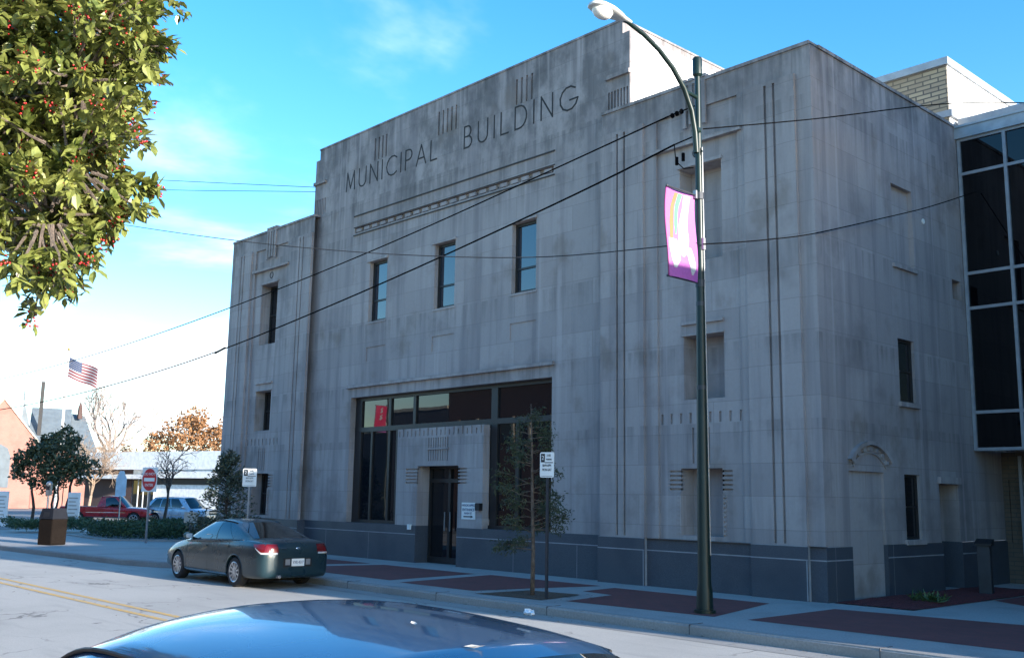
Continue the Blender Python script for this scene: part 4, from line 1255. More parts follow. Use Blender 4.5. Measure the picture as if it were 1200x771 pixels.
def ins2(m):
    m.tube([(-0.75, -3.3, 7.86), (-0.34, -3.25, 7.93)], 0.012, 6)
    m.tube([(-0.75, -3.3, 7.86), (-0.72, -3.3, 7.55), (-0.55, -3.3, 7.38), (-0.36, -3.28, 7.36)], 0.01, 6)
    m.tube([(-0.70, -3.3, 7.62), (-0.70, -3.3, 7.48)], 0.03, 8); m.tube([(-0.56, -3.3, 7.66), (-0.56, -3.3, 7.52)], 0.03, 8)
cable([(-0.88, -3.3, 8.41), (-3.71, -3.3, 8.10), (-8.32, -3.3, 7.62), (-18.31, -3.3, 6.90), (-28.24, -3.3, 6.52), (-37.5, -3.3, 6.45), (-60, -3.3, 7.4)], 0.014,
      'upper of the two black cables sloping down left from the lamp pole', extra=ins1)
def clip(m):
    m.tube([(-17.5, -3.3, 5.74), (-16.9, -3.3, 5.84)], 0.03, 6)
cable([(-0.75, -3.3, 7.86), (-1.37, -3.3, 7.75), (-5.88, -3.3, 7.08), (-11.92, -3.3, 6.33), (-17.25, -3.3, 5.79), (-25.81, -3.3, 5.30), (-37.04, -3.3, 5.10), (-60, -3.3, 6.0)], 0.017,
      'lower and thicker of the two black cables sloping down left from the lamp pole', extra=lambda m: (ins2(m), clip(m)))
cable([(-22.0, -9.2, 10.2), (-14.41, -7.12, 8.19), (-8.93, -5.64, 6.99), (-6.16, -4.9, 6.5), (-3.11, -4.07, 6.11), (-0.25, -3.36, 6.0)], 0.010, 'thin sagging cable crossing the front from the lamp pole to the upper left sky', 'cable_pale')
cable([(-0.17, -3.3, 5.98), (-0.12, -2.49, 6.15), (-0.05, -1.53, 6.37), (0.02, -0.49, 6.63), (0.09, 0.77, 7.01), (0.18, 2.16, 7.45), (0.29, 3.87, 8.0), (0.45, 6.42, 8.92)], 0.012, 'black cable from the banner height of the lamp pole to the glass annex corner')
cable([(-0.22, -3.18, 8.04), (0.35, -0.94, 8.66), (1.46, 3.36, 9.91), (2.28, 6.42, 10.55)], 0.012, 'black cable rising right from the lamp pole top over the side wall')
cable([(-18.2, 0.24, 11.68), (-24.3, -2.85, 12.6), (-36, -8.8, 14.6)], 0.010, 'upper of two thin cables meeting the left corner of the raised parapet')
cable([(-18.2, 0.24, 11.53), (-24.4, -2.9, 12.25), (-36, -8.8, 14.2)], 0.010, 'lower of two thin cables meeting the left corner of the raised parapet')
t = thing('utility_pole', 'brown wooden utility pole far along the kerb carrying the cables', 'utility pole', (-60, -3.3, 0))
m = MB(); m.tube([(0, 0, -0.1), (0, 0, 9)], [0.16, 0.11], 12); m.build('pole', M['bark'], t)
m = MB(); m.box(-0.06, 0.06, -0.9, 0.9, 7.3, 7.42); m.build('crossarm', M['bark'], t)

# ================================================================== signs
def parking_sign(loc, rz, label, post_h, top, width, height, mat_post):
    t_ = thing('parking_sign', label, 'sign', loc, rz, 'two hour parking signs')
    m = MB(); m.box(-0.022, 0.022, -0.012, 0.03, -0.05, top - 0.02); m.build('post', mat_post, t_)
    w, h = width / 2, height
    def rr(w_, z0, z1, r_=0.03, n=4):
        P = []
        for cx_, cz_, a in ((w_ - r_, z1 - r_, 0), (-w_ + r_, z1 - r_, 90), (-w_ + r_, z0 + r_, 180), (w_ - r_, z0 + r_, 270)):
            for i in range(n + 1):
                P.append((cx_ + r_ * math.cos(R(a + 90 * i / n)), cz_ + r_ * math.sin(R(a + 90 * i / n))))
        return P
    m = MB(); m.prism(rr(w, top - h, top), -0.02, -0.014, axis='y')
    pl = m.build('plate', M['signwhite'], t_)
    m = MB()
    m.box(-w * 0.86, -w * 0.30, -0.0225, -0.0201, top - h * 0.40, top - h * 0.06)
    m.box(-w * 0.30, w * 0.86, -0.0225, -0.0201, top - h * 0.43, top - h * 0.395)
    m.box(-w * 0.8, w * 0.8, -0.0225, -0.0201, top - h * 0.955, top - h * 0.94)
    m.build('panel', M['signblack'], pl)
    glyphs('2', h * 0.24, M['signwhite'], 'lettering', pl, (-w * 0.58, -0.0245, top - h * 0.23), (1, 0, 0), (0, 0, 1))
    glyphs('HR', h * 0.15, M['signblack'], 'lettering', pl, (w * 0.28, -0.0225, top - h * 0.14), (1, 0, 0), (0, 0, 1))
    glyphs('PARKING', h * 0.105, M['signblack'], 'lettering', pl, (w * 0.29, -0.0225, top - h * 0.29), (1, 0, 0), (0, 0, 1), sx=0.62)
    glyphs('8AM-6PM', h * 0.14, M['signblack'], 'lettering', pl, (0, -0.0225, top - h * 0.53), (1, 0, 0), (0, 0, 1), sx=0.72)
    glyphs('MON-SAT', h * 0.14, M['signblack'], 'lettering', pl, (0, -0.0225, top - h * 0.70), (1, 0, 0), (0, 0, 1), sx=0.72)
    return t_
parking_sign((-3.29, -3.80, 0), R(12), 'white two hour parking sign on a dark post beside the young tree', 2.1, 2.57, 0.30, 0.45, M['postdark'])
parking_sign((-14.3, -3.7, 0), R(48), 'white two hour parking sign on a grey post behind the grey green sedan', 2.1, 2.38, 0.36, 0.46, M['steel'])
# do not enter
t = thing('do_not_enter_sign', 'white square sign with a red disc and white bar on a tall grey post', 'sign', (-24.97, -1.72, 0), R(20))
m = MB(); m.box(-0.03, 0.03, 0.0, 0.05, -0.05, 2.55); m.build('post', M['steel'], t)
m = MB(); m.bbox(-0.36, 0.36, -0.016, -0.006, 1.74, 2.58, 0.004); pl = m.build('plate', M['signwhite'], t)
m = MB(); m.prism([(0.33 * math.cos(2 * PI * i / 32), 2.16 + 0.38 * math.sin(2 * PI * i / 32)) for i in range(32)], -0.021, -0.0165, axis='y'); m.build('disc', M['signred'], pl)
m = MB(); m.box(-0.25, 0.25, -0.026, -0.0215, 2.10, 2.22); m.build('bar', M['signwhite'], pl)
glyphs('DO NOT', 0.13, M['signwhite'], 'lettering', pl, (0, -0.024, 2.35), (1, 0, 0), (0, 0, 1))
glyphs('ENTER', 0.13, M['signwhite'], 'lettering', pl, (0, -0.024, 1.97), (1, 0, 0), (0, 0, 1))
t = thing('small_sign', 'short post with a beige square sign back standing before the hedge', 'sign', (-25.4, 0.1, 0), R(50))
m = MB(); m.box(-0.045, 0.045, 0.0, 0.05, -0.05, 1.1); m.build('post', M['postdark'], t)
m = MB(); m.bbox(-0.24, 0.24, -0.02, -0.004, 0.66, 1.05, 0.004); m.build('plate', M['signgrey'], t)
t = thing('pointed_sign', 'pale blue house shaped sign on a thin post beyond the hedge', 'sign', (-41.2, 3.9, 0), R(47))
m = MB(); m.tube([(0, 0, -0.1), (0, 0, 2.1)], 0.035); m.build('post', M['steel'], t)
m = MB(); m.prism([(-0.26, 1.5), (0.26, 1.5), (0.26, 2.35), (0.1, 2.75), (-0.1, 2.75), (-0.26, 2.35)], -0.06, -0.036, axis='y'); m.build('plate', M['paleblue'], t)
t = thing('parking_meter', 'thin grey parking meter with a pale dome on a square foot', 'meter', (-28.6, -3.84, 0), R(40))
m = MB(); m.tube([(0, 0, 0), (0, 0, 1.6)], 0.035, 10); m.build('post', M['steel'], t)
m = MB(); m.box(-0.2, 0.2, -0.2, 0.2, 0.0, 0.03); m.build('foot', M['steel'], t)
m = MB(); m.bbox(-0.1, 0.1, -0.07, 0.07, 1.55, 1.95, 0.03); m.sphere((0, 0, 1.95), 0.11, 10, 8); m.build('meter_head', M['steel'], t, smooth=True, angle=40)
m = MB(); m.box(-0.07, 0.07, -0.078, -0.071, 1.75, 1.9); m.build('dial', M['blacktrim'], t)
def board(x, y, rz, label):
    t_ = thing('notice_board', label, 'notice board', (x, y, 0), rz, 'upright white notice boards')
    m = MB(); m.bbox(-0.28, 0.28, -0.05, 0.05, 0.0, 1.65, 0.01); b_ = m.build('panel', M['signwhite'], t_)
    m = MB()
    for i in range(7):
        m.box(-0.23, 0.20 - 0.05 * (i % 3), -0.058, -0.0505, 0.35 + 0.17 * i, 0.40 + 0.17 * i)
    m.build('printed_line', M['signgrey'], b_)
    return t_
board(-39.0, 0.85, R(47), 'upright white notice board between the dark tree and the red pickup')
board(-43.2, -1.0, R(47), 'upright white notice board at the left edge of the picture')

# litter bin
t = thing('litter_bin', 'square pebble faced litter bin with a dark hooded lid on the corner pavement', 'litter bin', (-25.0, -4.83, 0), R(22))
t.scale = (0.84, 0.84, 0.93)
m = MB(); m.bbox(-0.36, 0.36, -0.36, 0.36, 0.0, 0.88, 0.02); m.build('body', M['pebble'], t)
m = MB()
m.add([(-0.37, -0.37, 0.885), (0.37, -0.37, 0.885), (0.37, 0.37, 0.885), (-0.37, 0.37, 0.885), (-0.3, -0.3, 1.25), (0.3, -0.3, 1.25), (0.3, 0.3, 1.25), (-0.3, 0.3, 1.25)],
      [(0, 1, 2, 3), (4, 5, 6, 7), (0, 1, 5, 4), (1, 2, 6, 5), (2, 3, 7, 6), (3, 0, 4, 7)])
ld = m.build('lid', M['lid'], t)
m = MB(); m.add([(-0.17, -0.362, 0.96), (0.17, -0.362, 0.96), (0.15, -0.335, 1.12), (-0.15, -0.335, 1.12)], [(0, 1, 2, 3)]); m.build('flap', M['blacktrim'], ld)
# pedestal by the side door
t = thing('pedestal', 'dark slim pedestal with a slanted cap beside the red mulch bed', 'pedestal', (1.12, 4.05, 0), R(10))
m = MB(); m.bbox(-0.12, 0.12, -0.1, 0.1, 0.0, 0.98, 0.012); m.build('post', M['postdark'], t)
m = MB(); m.add([(-0.16, -0.14, 0.97), (0.16, -0.14, 0.97), (0.16, 0.14, 0.97), (-0.16, 0.14, 0.97), (-0.16, -0.14, 1.01), (0.16, -0.14, 1.01), (0.16, 0.14, 1.1), (-0.16, 0.14, 1.1)],
                [(0, 1, 2, 3), (4, 5, 6, 7), (0, 1, 5, 4), (1, 2, 6, 5), (2, 3, 7, 6), (3, 0, 4, 7)]); m.build('cap', M['blacktrim'], t)
# crumpled paper in the gutter
random.seed(11)
m = MB(); m.sphere((0, 0, 0.04), 0.09, 9, 7, (1.3, 0.8, 0.5))
m.v = [(x + random.uniform(-0.025, 0.025), y + random.uniform(-0.025, 0.025), max(0.0, z + random.uniform(-0.02, 0.02))) for x, y, z in m.v]
o = m.build('litter', M['paper']); o.location = (-2.63, -4.85, -0.145); tag(o, 'crumpled white paper lying in the gutter near the young tree', 'litter')

# ================================================================== vehicles
def pchip(xs, ys, x):
    xs = np.array(xs, float); ys = np.array(ys, float)
    h = np.diff(xs); d = np.diff(ys) / h
    m_ = np.zeros_like(ys)
    m_[0], m_[-1] = d[0], d[-1]
    for i in range(1, len(xs) - 1):
        m_[i] = 0 if d[i - 1] * d[i] <= 0 else 2 * d[i - 1] * d[i] / (d[i - 1] + d[i])
    x = np.clip(x, xs[0], xs[-1])
    i = np.clip(np.searchsorted(xs, x) - 1, 0, len(xs) - 2)
    s_ = (x - xs[i]) / h[i]
    return (2 * s_**3 - 3 * s_**2 + 1) * ys[i] + (s_**3 - 2 * s_**2 + s_) * h[i] * m_[i] + (-2 * s_**3 + 3 * s_**2) * ys[i + 1] + (s_**3 - s_**2) * h[i] * m_[i + 1]

class Body:
    def __init__(s, st):
        st = sorted(st); s.st = st
        s.xs = [a[0] for a in st]
        s.c = [[a[i] for a in st] for i in range(1, 6)]
    def at(s, x):
        return [float(pchip(s.xs, c, x)) for c in s.c]
    def section(s, x, k=3):
        zb, zs, zt, w, ws_ = s.at(x)
        hm = zs - zb
        P = [(0, zb), (0.80 * w, zb), (0.955 * w, zb + 0.05), (0.99 * w, zb + 0.22 * hm), (w, zb + 0.5 * hm), (0.985 * w, zb + 0.78 * hm), (0.5 * (0.97 * w + ws_) + 0.005, zs - 0.035), (ws_, zs), (0.66 * ws_, zs + 0.72 * (zt - zs)), (0, zt)]
        out = []
        n = len(P)
        for i in range(n - 1):
            p0, p1, p2, p3 = P[max(i - 1, 0)], P[i], P[i + 1], P[min(i + 2, n - 1)]
            for j in range(k):
                t_ = j / k
                out.append(tuple(0.5 * ((2 * p1[q]) + (-p0[q] + p2[q]) * t_ + (2 * p0[q] - 5 * p1[q] + 4 * p2[q] - p3[q]) * t_**2 + (-p0[q] + 3 * p1[q] - 3 * p2[q] + p3[q]) * t_**3) for q in (0, 1)))
        out.append(P[-1])
        return out
    def side(s, x, z):
        """half width of the body at station x and height z"""
        sec = s.section(x)
        best = 0
        for a, b in zip(sec, sec[1:]):
            lo, hi = min(a[1], b[1]), max(a[1], b[1])
            if lo <= z <= hi and hi > lo:
                t_ = (z - a[1]) / (b[1] - a[1]) if b[1] != a[1] else 0
                best = max(best, a[0] + (b[0] - a[0]) * t_)
        return best
    def mesh(s, n=70):
        m = MB()
        x0, x1 = s.xs[0], s.xs[-1]
        ts = [0.5 - 0.5 * math.cos(PI * i / n) for i in range(n + 1)]
        rings = []
        for t_ in ts:
            x = x0 + (x1 - x0) * t_
            half = s.section(x)
            rings.append([(x, y, z) for y, z in half] + [(x, -y, z) for y, z in reversed(half[1:-1])])
        k = len(rings[0])
        vs = [p for r_ in rings for p in r_]
        fs = [(i * k + j, i * k + (j + 1) % k, (i + 1) * k + (j + 1) % k, (i + 1) * k + j) for i in range(n) for j in range(k)]
        fs += [tuple(range(k)), tuple(range(n * k, (n + 1) * k))]
        m.add(vs, fs)
        return m

wheel_cache = {}
def wheel_meshes(r, w, spokes):
    key = (r, w, spokes)
    if key in wheel_cache:
        return wheel_cache[key]
    m = MB(); n = 32
    prof = [(0.62, -0.5), (0.74, -0.52), (0.93, -0.47), (1.0, -0.33), (1.0, 0.33), (0.93, 0.47), (0.74, 0.52), (0.62, 0.5), (0.62, -0.5)]
    vs = [(r * p * math.cos(2 * PI * i / n), w * q, r * p * math.sin(2 * PI * i / n)) for i in range(n) for p, q in prof]
    k = len(prof)
    fs = [(i * k + j, ((i + 1) % n) * k + j, ((i + 1) % n) * k + j + 1, i * k + j + 1) for i in range(n) for j in range(k - 1)]
    m.add(vs, fs)
    ty = m.build('tyre', M['rubber'], None, smooth=True, angle=40)
    m = MB()
    rim = [(0.70, 0.50), (0.66, 0.53), (0.60, 0.48), (0.58, 0.1)]
    vs = [(r * p * math.cos(2 * PI * i / n), w * q, r * p * math.sin(2 * PI * i / n)) for i in range(n) for p, q in rim]
    k = len(rim)
    m.add(vs, [(i * k + j, ((i + 1) % n) * k + j, ((i + 1) % n) * k + j + 1, i * k + j + 1) for i in range(n) for j in range(k - 1)])
    for q in range(spokes):
        a = 2 * PI * q / spokes
        ca_, sa = math.cos(a), math.sin(a)
        wd0, wd1 = r * 0.075, r * 0.05
        P = []
        for rad, wd, yy in ((0.08 * r, wd0, w * 0.42), (0.62 * r, wd1, w * 0.50)):
            for sg in (-1, 1):
                P.append((rad * ca_ - sg * wd * sa, yy, rad * sa + sg * wd * ca_))
        Q = [(x, y - 0.03, z) for x, y, z in P]
        m.add(P + Q, [(0, 1, 3, 2), (0, 2, 6, 4), (1, 5, 7, 3), (4, 6, 7, 5)])
    vs = [(0.16 * r * math.cos(2 * PI * i / 16), w * 0.47, 0.16 * r * math.sin(2 * PI * i / 16)) for i in range(16)] + [(0, w * 0.5, 0)]
    m.add(vs, [(i, (i + 1) % 16, 16) for i in range(16)])
    rm = m.build('rim', M['alloy'], None, smooth=True, angle=30)
    m = MB()
    vs = [(0.62 * r * math.cos(2 * PI * i / 24), w * 0.12, 0.62 * r * math.sin(2 * PI * i / 24)) for i in range(24)]
    m.add(vs, [tuple(range(24))])
    hb = m.build('brake_disc', M['well'], None)
    out = (ty.data, rm.data, hb.data)
    for o in (ty, rm, hb):
        bpy.data.objects.remove(o, do_unlink=True)
    wheel_cache[key] = out
    return out

def link_mesh(name, me, parent):
    o = bpy.data.objects.new(name, me); COL.objects.link(o); o.parent = parent
    return o

def make_car(name, label, cat, spec, paint_mat, loc, rz, scale=1.0):
    C = thing(name, label, cat, loc, rz)
    C.scale = (scale,) * 3
    bd = Body(spec['st'])
    r = spec['r']; ax = spec['axles']; tw = spec['tw']; hw = spec['hw']
    # body with wheel arches cut out
    ob = bd.mesh().build('body', paint_mat, None, smooth=True)
    cutters = []
    for x in ax:
        m = MB(); n = 40
        ra = r * 1.14
        vs = [(x + ra * math.cos(2 * PI * i / n), y, r * 1.02 + ra * math.sin(2 * PI * i / n)) for y in (-1.3, 1.3) for i in range(n)]
        m.add(vs, [tuple(range(n)), tuple(range(n, 2 * n))] + [(i, (i + 1) % n, n + (i + 1) % n, n + i) for i in range(n)])
        c = m.build('cutter', paint_mat, None)
        cutters.append(c)
        md = ob.modifiers.new('cut', 'BOOLEAN'); md.operation = 'DIFFERENCE'; md.object = c; md.solver = 'EXACT'
    dg = bpy.context.evaluated_depsgraph_get(); dg.update()
    me = bpy.data.meshes.new_from_object(ob.evaluated_get(dg))
    bpy.data.objects.remove(ob, do_unlink=True)
    for c in cutters:
        bpy.data.objects.remove(c, do_unlink=True)
    me.shade_smooth(); me.set_sharp_from_angle(angle=R(38)); me.name = 'body'
    body = link_mesh('body', me, C)
    # dark wells
    m = MB()
    for x in ax:
        m.box(x - r * 1.1, x + r * 1.1, -hw + 0.24, hw - 0.24, 0.12, min(r * 2.2, 0.8))
    m.build('underbody', M['well'], C)
    # cabin
    xa, xb, xc, xd = spec['cab']; zr = spec['zr']; wr = spec['wr']; crown = spec.get('crown', 0.05); bow = spec.get('bow', 0.16); bowr = spec.get('bowr', 0.10)
    def belt(u):
        x = xd + (xa - xd) * u
        zb, zs, zt, w, ws_ = bd.at(x)
        return Vector((x, ws_ - 0.02, zs - 0.015))
    def rail(u):
        x = xc + (xb - xc) * u
        z = zr - (0.05 if u > 0.55 else spec.get('rear_drop', 0.05)) * ((u - 0.55) / 0.55) ** 2
        return Vector((x, wr - 0.04 * abs(u - 0.5) * 2, z))
    def sidep(u, v, d=0.0):
        a, b = belt(u), rail(u)
        p = a.lerp(b, v)
        p.y += 0.035 * math.sin(PI * v) + d
        # lean the pillar lines so that roof corners stay rounded
        p.z += 0.02 * math.sin(PI * v) * 0.3
        return p
    def ends(s_, v, front, d=0.0):
        e = sidep(1.0 if front else 0.0, v)
        k = (1 - abs(s_) ** 2.2)
        bw = (bow if front else -bowr) * k
        base_drop = 0.0
        p = Vector((e.x + bw, s_ * e.y, e.z + crown * k * v))
        if v < 0.999:
            zt = bd.at(p.x)[2]
        p.x += d * (0.8 if front else -0.8); p.z += d * 0.6
        return p
    def roofp(u, s_, d=0.0):
        e = rail(u)
        k = (1 - abs(s_) ** 2.2)
        p = Vector((e.x + k * (bow * max(0, (u - 0.5) * 2) ** 1 - bowr * max(0, (0.5 - u) * 2)), s_ * e.y, e.z + crown * k + d))
        return p
    m = MB()
    def sheet(fn, nu, nv):
        vs = [fn(i / nu, j / nv) for i in range(nu + 1) for j in range(nv + 1)]
        m.add(vs, [(i * (nv + 1) + j, (i + 1) * (nv + 1) + j, (i + 1) * (nv + 1) + j + 1, i * (nv + 1) + j + 1) for i in range(nu) for j in range(nv)])
    def flip(p):
        return Vector((p.x, -p.y, p.z))
    NU, NV = 24, 12
    sheet(lambda a, b: sidep(a, b), NU, NV)
    sheet(lambda a, b: flip(sidep(a, b)), NU, NV)
    sheet(lambda a, b: ends(2 * a - 1, b, True), 16, NV)
    sheet(lambda a, b: ends(2 * a - 1, b, False), 16, NV)
    sheet(lambda a, b: roofp(a, 2 * b - 1), NU, 16)
    bm = bmesh.new()
    me = bpy.data.meshes.new('cabin'); me.from_pydata([tuple(v) for v in m.v], [], m.f)
    bm.from_mesh(me); bmesh.ops.remove_doubles(bm, verts=bm.verts, dist=0.002); bmesh.ops.recalc_face_normals(bm, faces=bm.faces)
    bm.to_mesh(me); bm.free()
    me.materials.append(paint_mat); me.shade_smooth(); me.set_sharp_from_angle(angle=R(50))
    cabin = link_mesh('cabin', me, C)
    # glazing
    def glass(fn, nm, nu=12, nv=8):
        m = MB()
        vs = [fn(i / nu, j / nv) for i in range(nu + 1) for j in range(nv + 1)]
        m.add(vs, [(i * (nv + 1) + j, (i + 1) * (nv + 1) + j, (i + 1) * (nv + 1) + j + 1, i * (nv + 1) + j + 1) for i in range(nu) for j in range(nv)])
        return m.build(nm, M['carglass'], cabin, smooth=True)
    glass(lambda a, b: ends(0.92 * (2 * a - 1), 0.06 + 0.9 * b, True, 0.005), 'windscreen')
    if spec.get('rear_glass', True):
        glass(lambda a, b: ends(0.88 * (2 * a - 1), spec.get('rg0', 0.08) + (0.95 - spec.get('rg0', 0.08)) * b, False, 0.005), 'rear_window')
    for u0, u1, sk0, sk1 in spec['side_glass']:
        for sg in (1, -1):
            def gf(a, b):
                v = 0.10 + 0.80 * b
                ua, ub = u0 + sk0 * b, u1 + sk1 * b
                p = sidep(ua + (ub - ua) * a, v, 0.006)
                return p if sg > 0 else flip(p)
            glass(gf, 'side_window')
    # black drip moulding along the roof
    m = MB()
    for sg in (1, -1):
        pts = []
        for i in range(21):
            p = rail(i / 20); pts.append((p.x, sg * (p.y + 0.004), p.z + 0.004))
        m.tube(pts, spec.get('trim_r', .012), 6)
        pts = [(p.x, sg * (p.y + 0.012), p.z + 0.02) for p in (belt(i / 20) for i in range(2, 19))]
        m.tube(pts, spec.get('trim_r', .012), 6)
    m.build('window_trim', M['blacktrim'], cabin)
    # door seams, moulding, sill, handles
    def sidestrip(x0, x1, z0, z1, d, mat, nm, n=10, parent=body):
        m = MB()
        for sg in (1, -1):
            rows = []
            for i in range(n + 1):
                t_ = i / n
                x = x0 + (x1 - x0) * t_
                rows.append([(x, sg * (bd.side(x, z) + d), z) for z in (z0, (z0 + z1) / 2, z1)])
            for a, b in zip(rows, rows[1:]):
                for j in range(2):
                    m.quad(a[j], b[j], b[j + 1], a[j + 1])
        return m.build(nm, mat, parent, smooth=True)
    m = MB()
    for x in spec['seams']:
        zb, zs, zt, w, ws_ = bd.at(x)
        for sg in (1, -1):
            zz = [zb + 0.1 + (zs - zb - 0.13) * i / 10 for i in range(11)]
            for z0, z1 in zip(zz, zz[1:]):
                m.quad((x - 0.005, sg * (bd.side(x, z0) + 0.0025), z0), (x + 0.005, sg * (bd.side(x, z0) + 0.0025), z0), (x + 0.005, sg * (bd.side(x, z1) + 0.0025), z1), (x - 0.005, sg * (bd.side(x, z1) + 0.0025), z1))
    m.build('door_seam', M['blacktrim'], body)
    f0, f1 = ax[0] + r * 1.2, ax[1] - r * 1.2
    sidestrip(f0 + 0.05, f1 - 0.05, spec['mold'], spec['mold'] + 0.045, 0.008, spec.get('mold_mat', paint_mat), 'side_moulding')
    sidestrip(f0, f1, spec['sill'], spec['sill'] + 0.04, 0.006, spec.get('sill_mat', M['chrome']), 'sill_strip')
    for x in spec['handles']:
        z = bd.at(x)[1] - 0.12
        for sg in (1, -1):
            y = sg * bd.side(x, z)
            m = MB(); m.bbox(x - 0.1, x + 0.1, min(y, y + sg * 0.03), max(y, y + sg * 0.03), z - 0.018, z + 0.018, 0.01)
            m.build('handle', paint_mat if 'handle_mat' not in spec else spec['handle_mat'], body)
    # mirrors
    for sg in (1, -1):
        x = xa - 0.42; p = bd.at(x)
        y = sg * (p[4] + 0.09); z = p[1] + 0.09
        m = MB(); m.sphere((x, y + sg * 0.05, z), 0.11, 12, 8, (0.6, 1.0, 0.7)); m.tube([(x + 0.02, sg * (p[4] - 0.06), z - 0.08), (x, y, z)], 0.03, 8)
        mr = m.build('wing_mirror', paint_mat, C, smooth=True)
        m = MB(); m.quad((x - 0.068, y - sg * 0.03, z - 0.05), (x - 0.068, y + sg * 0.12, z - 0.05), (x - 0.068, y + sg * 0.12, z + 0.05), (x - 0.068, y - sg * 0.03, z + 0.05)); m.build('mirror_glass', M['chrome'], mr)
    # wheels
    ty, rm, hb = wheel_meshes(r, tw, spec['spokes'])
    for x in ax:
        for sg in (1, -1):
            w_ = link_mesh('wheel', ty, C)
            w_.location = (x, sg * (hw - tw / 2 - 0.015), r)
            if sg < 0:
                w_.rotation_euler = (0, 0, PI)
            link_mesh('rim', rm, w_); link_mesh('brake_disc', hb, w_)
    # arch lips
    for x in ax:
        for sg in (1, -1):
            m = MB(); pts = []
            for i in range(25):
                a = R(-8 + 196 * i / 24)
                px, pz = x + r * 1.14 * math.cos(a), r * 1.02 + r * 1.14 * math.sin(a)
                yy = bd.side(px, pz)
                if yy > 0.3:
                    pts.append((px, sg * (yy - 0.004), pz))
            m.tube(pts, 0.012, 6)
            m.build('arch_lip', paint_mat, body, smooth=True)
    spec['detail'](C, bd, body, paint_mat)
    return C

def wrap_patch(bd, x0, x1, ztop, zbot, d, end, y_in, mat, nm, parent, n=12, nz=6):
    """lamp lens that starts on the side and wraps round the end of the body; end=-1 rear, +1 front"""
    xe = bd.xs[0] if end < 0 else bd.xs[-1]
    for sg in (1, -1):
        m = MB()
        rows = []
        for i in range(n + 1):
            t_ = i / n
            x = x0 + (x1 - x0) * t_
            row = []
            for j in range(nz + 1):
                z = zbot(t_) + (ztop(t_) - zbot(t_)) * j / nz
                y = bd.side(x, z)
                row.append((x + end * 0.0, sg * (y + d), z))
            rows.append(row)
        # inboard part across the end, following x where the half width equals y
        y_edge = [p[1] for p in rows[-1]]
        k = 8
        for i in range(1, k + 1):
            t_ = i / k
            row = []
            for j in range(nz + 1):
                z = zbot(1) + (ztop(1) - zbot(1)) * j / nz
                ye = abs(rows[n][j][1]); y = ye + (y_in - ye) * t_
                # find x where side == y
                a, b = x1, xe
                for _ in range(18):
                    c = (a + b) / 2
                    if bd.side(c, z) > y:
                        a = c
                    else:
                        b = c
                row.append(((a + b) / 2 + end * 0.012, sg * y, z))
            rows.append(row)
        for a, b in zip(rows, rows[1:]):
            for j in range(nz):
                m.quad(a[j], b[j], b[j + 1], a[j + 1])
        m.build(nm, mat, parent, smooth=True, angle=50)

def sedan_detail(C, bd, body, pm):
    xr = bd.xs[0]
    wrap_patch(bd, -2.02, -2.30, lambda t_: 0.925 + 0.005 * t_, lambda t_: 0.885 - 0.125 * t_, 0.006, -1, 0.47, M['taillamp'], 'tail_lamp', C)
    wrap_patch(bd, -2.10, -2.30, lambda t_: 0.86 - 0.10 * t_, lambda t_: 0.845 - 0.12 * t_, 0.0065, -1, 0.49, M['clearlamp'], 'reversing_lamp', C)
    wrap_patch(bd, 2.02, 2.26, lambda t_: 0.72 - 0.05 * t_, lambda t_: 0.66 - 0.10 * t_, 0.006, 1, 0.4, M['clearlamp'], 'headlight', C)
    wrap_patch(bd, 2.18, 2.30, lambda t_: 0.50, lambda t_: 0.47, 0.006, 1, 0.45, M['clearlamp'], 'side_reflector', C)
    # bumper crease, plate recess, plate, trunk lines
    m = MB(); m.box(xr - 0.012, xr + 0.05, -0.34, 0.34, 0.46, 0.64); m.build('plate_recess', M['blacktrim'], body)
    m = MB(); m.bbox(xr - 0.026, xr - 0.014, -0.155, 0.155, 0.475, 0.63, 0.004); pl = m.build('number_plate', M['signwhite'], C)
    glyphs('VXR 4517', 0.085, M['signblue'], 'lettering', pl, (xr - 0.028, 0, 0.553), (0, -1, 0), (0, 0, 1), sx=0.72)
    m = MB(); m.box(xr - 0.02, xr - 0.006, -0.30, -0.19, 0.50, 0.62); m.box(xr - 0.02, xr - 0.006, 0.19, 0.30, 0.50, 0.62); m.build('plate_lamp', M['steel'], body)
    m = MB()
    for sg in (1, -1):
        m.tube([(-1.78, sg * 0.66, 1.0), (-2.2, sg * 0.62, 0.975), (-2.36, sg * 0.49, 0.93)], 0.004, 5)
    m.build('boot_seam', M['blacktrim'], body)
    m = MB(); m.tube([(-2.5, 0.45, 0.27), (-2.28, 0.45, 0.27)], 0.035, 10); m.build('exhaust', M['steel'], C)
    m = MB(); m.box(2.30, 2.425, -0.35, 0.35, 0.40, 0.50); m.build('grille', M['blacktrim'], C)
    m = MB(); m.sphere((xr - 0.0, 0, 0.84), 0.035, 10, 6, (0.4, 1.6, 0.7)); m.build('badge', M['chrome'], body)
    m = MB(); m.box(xr - 0.004, xr + 0.03, 0.28, 0.42, 0.835, 0.852); m.build('trunk_lettering', M['chrome'], body)

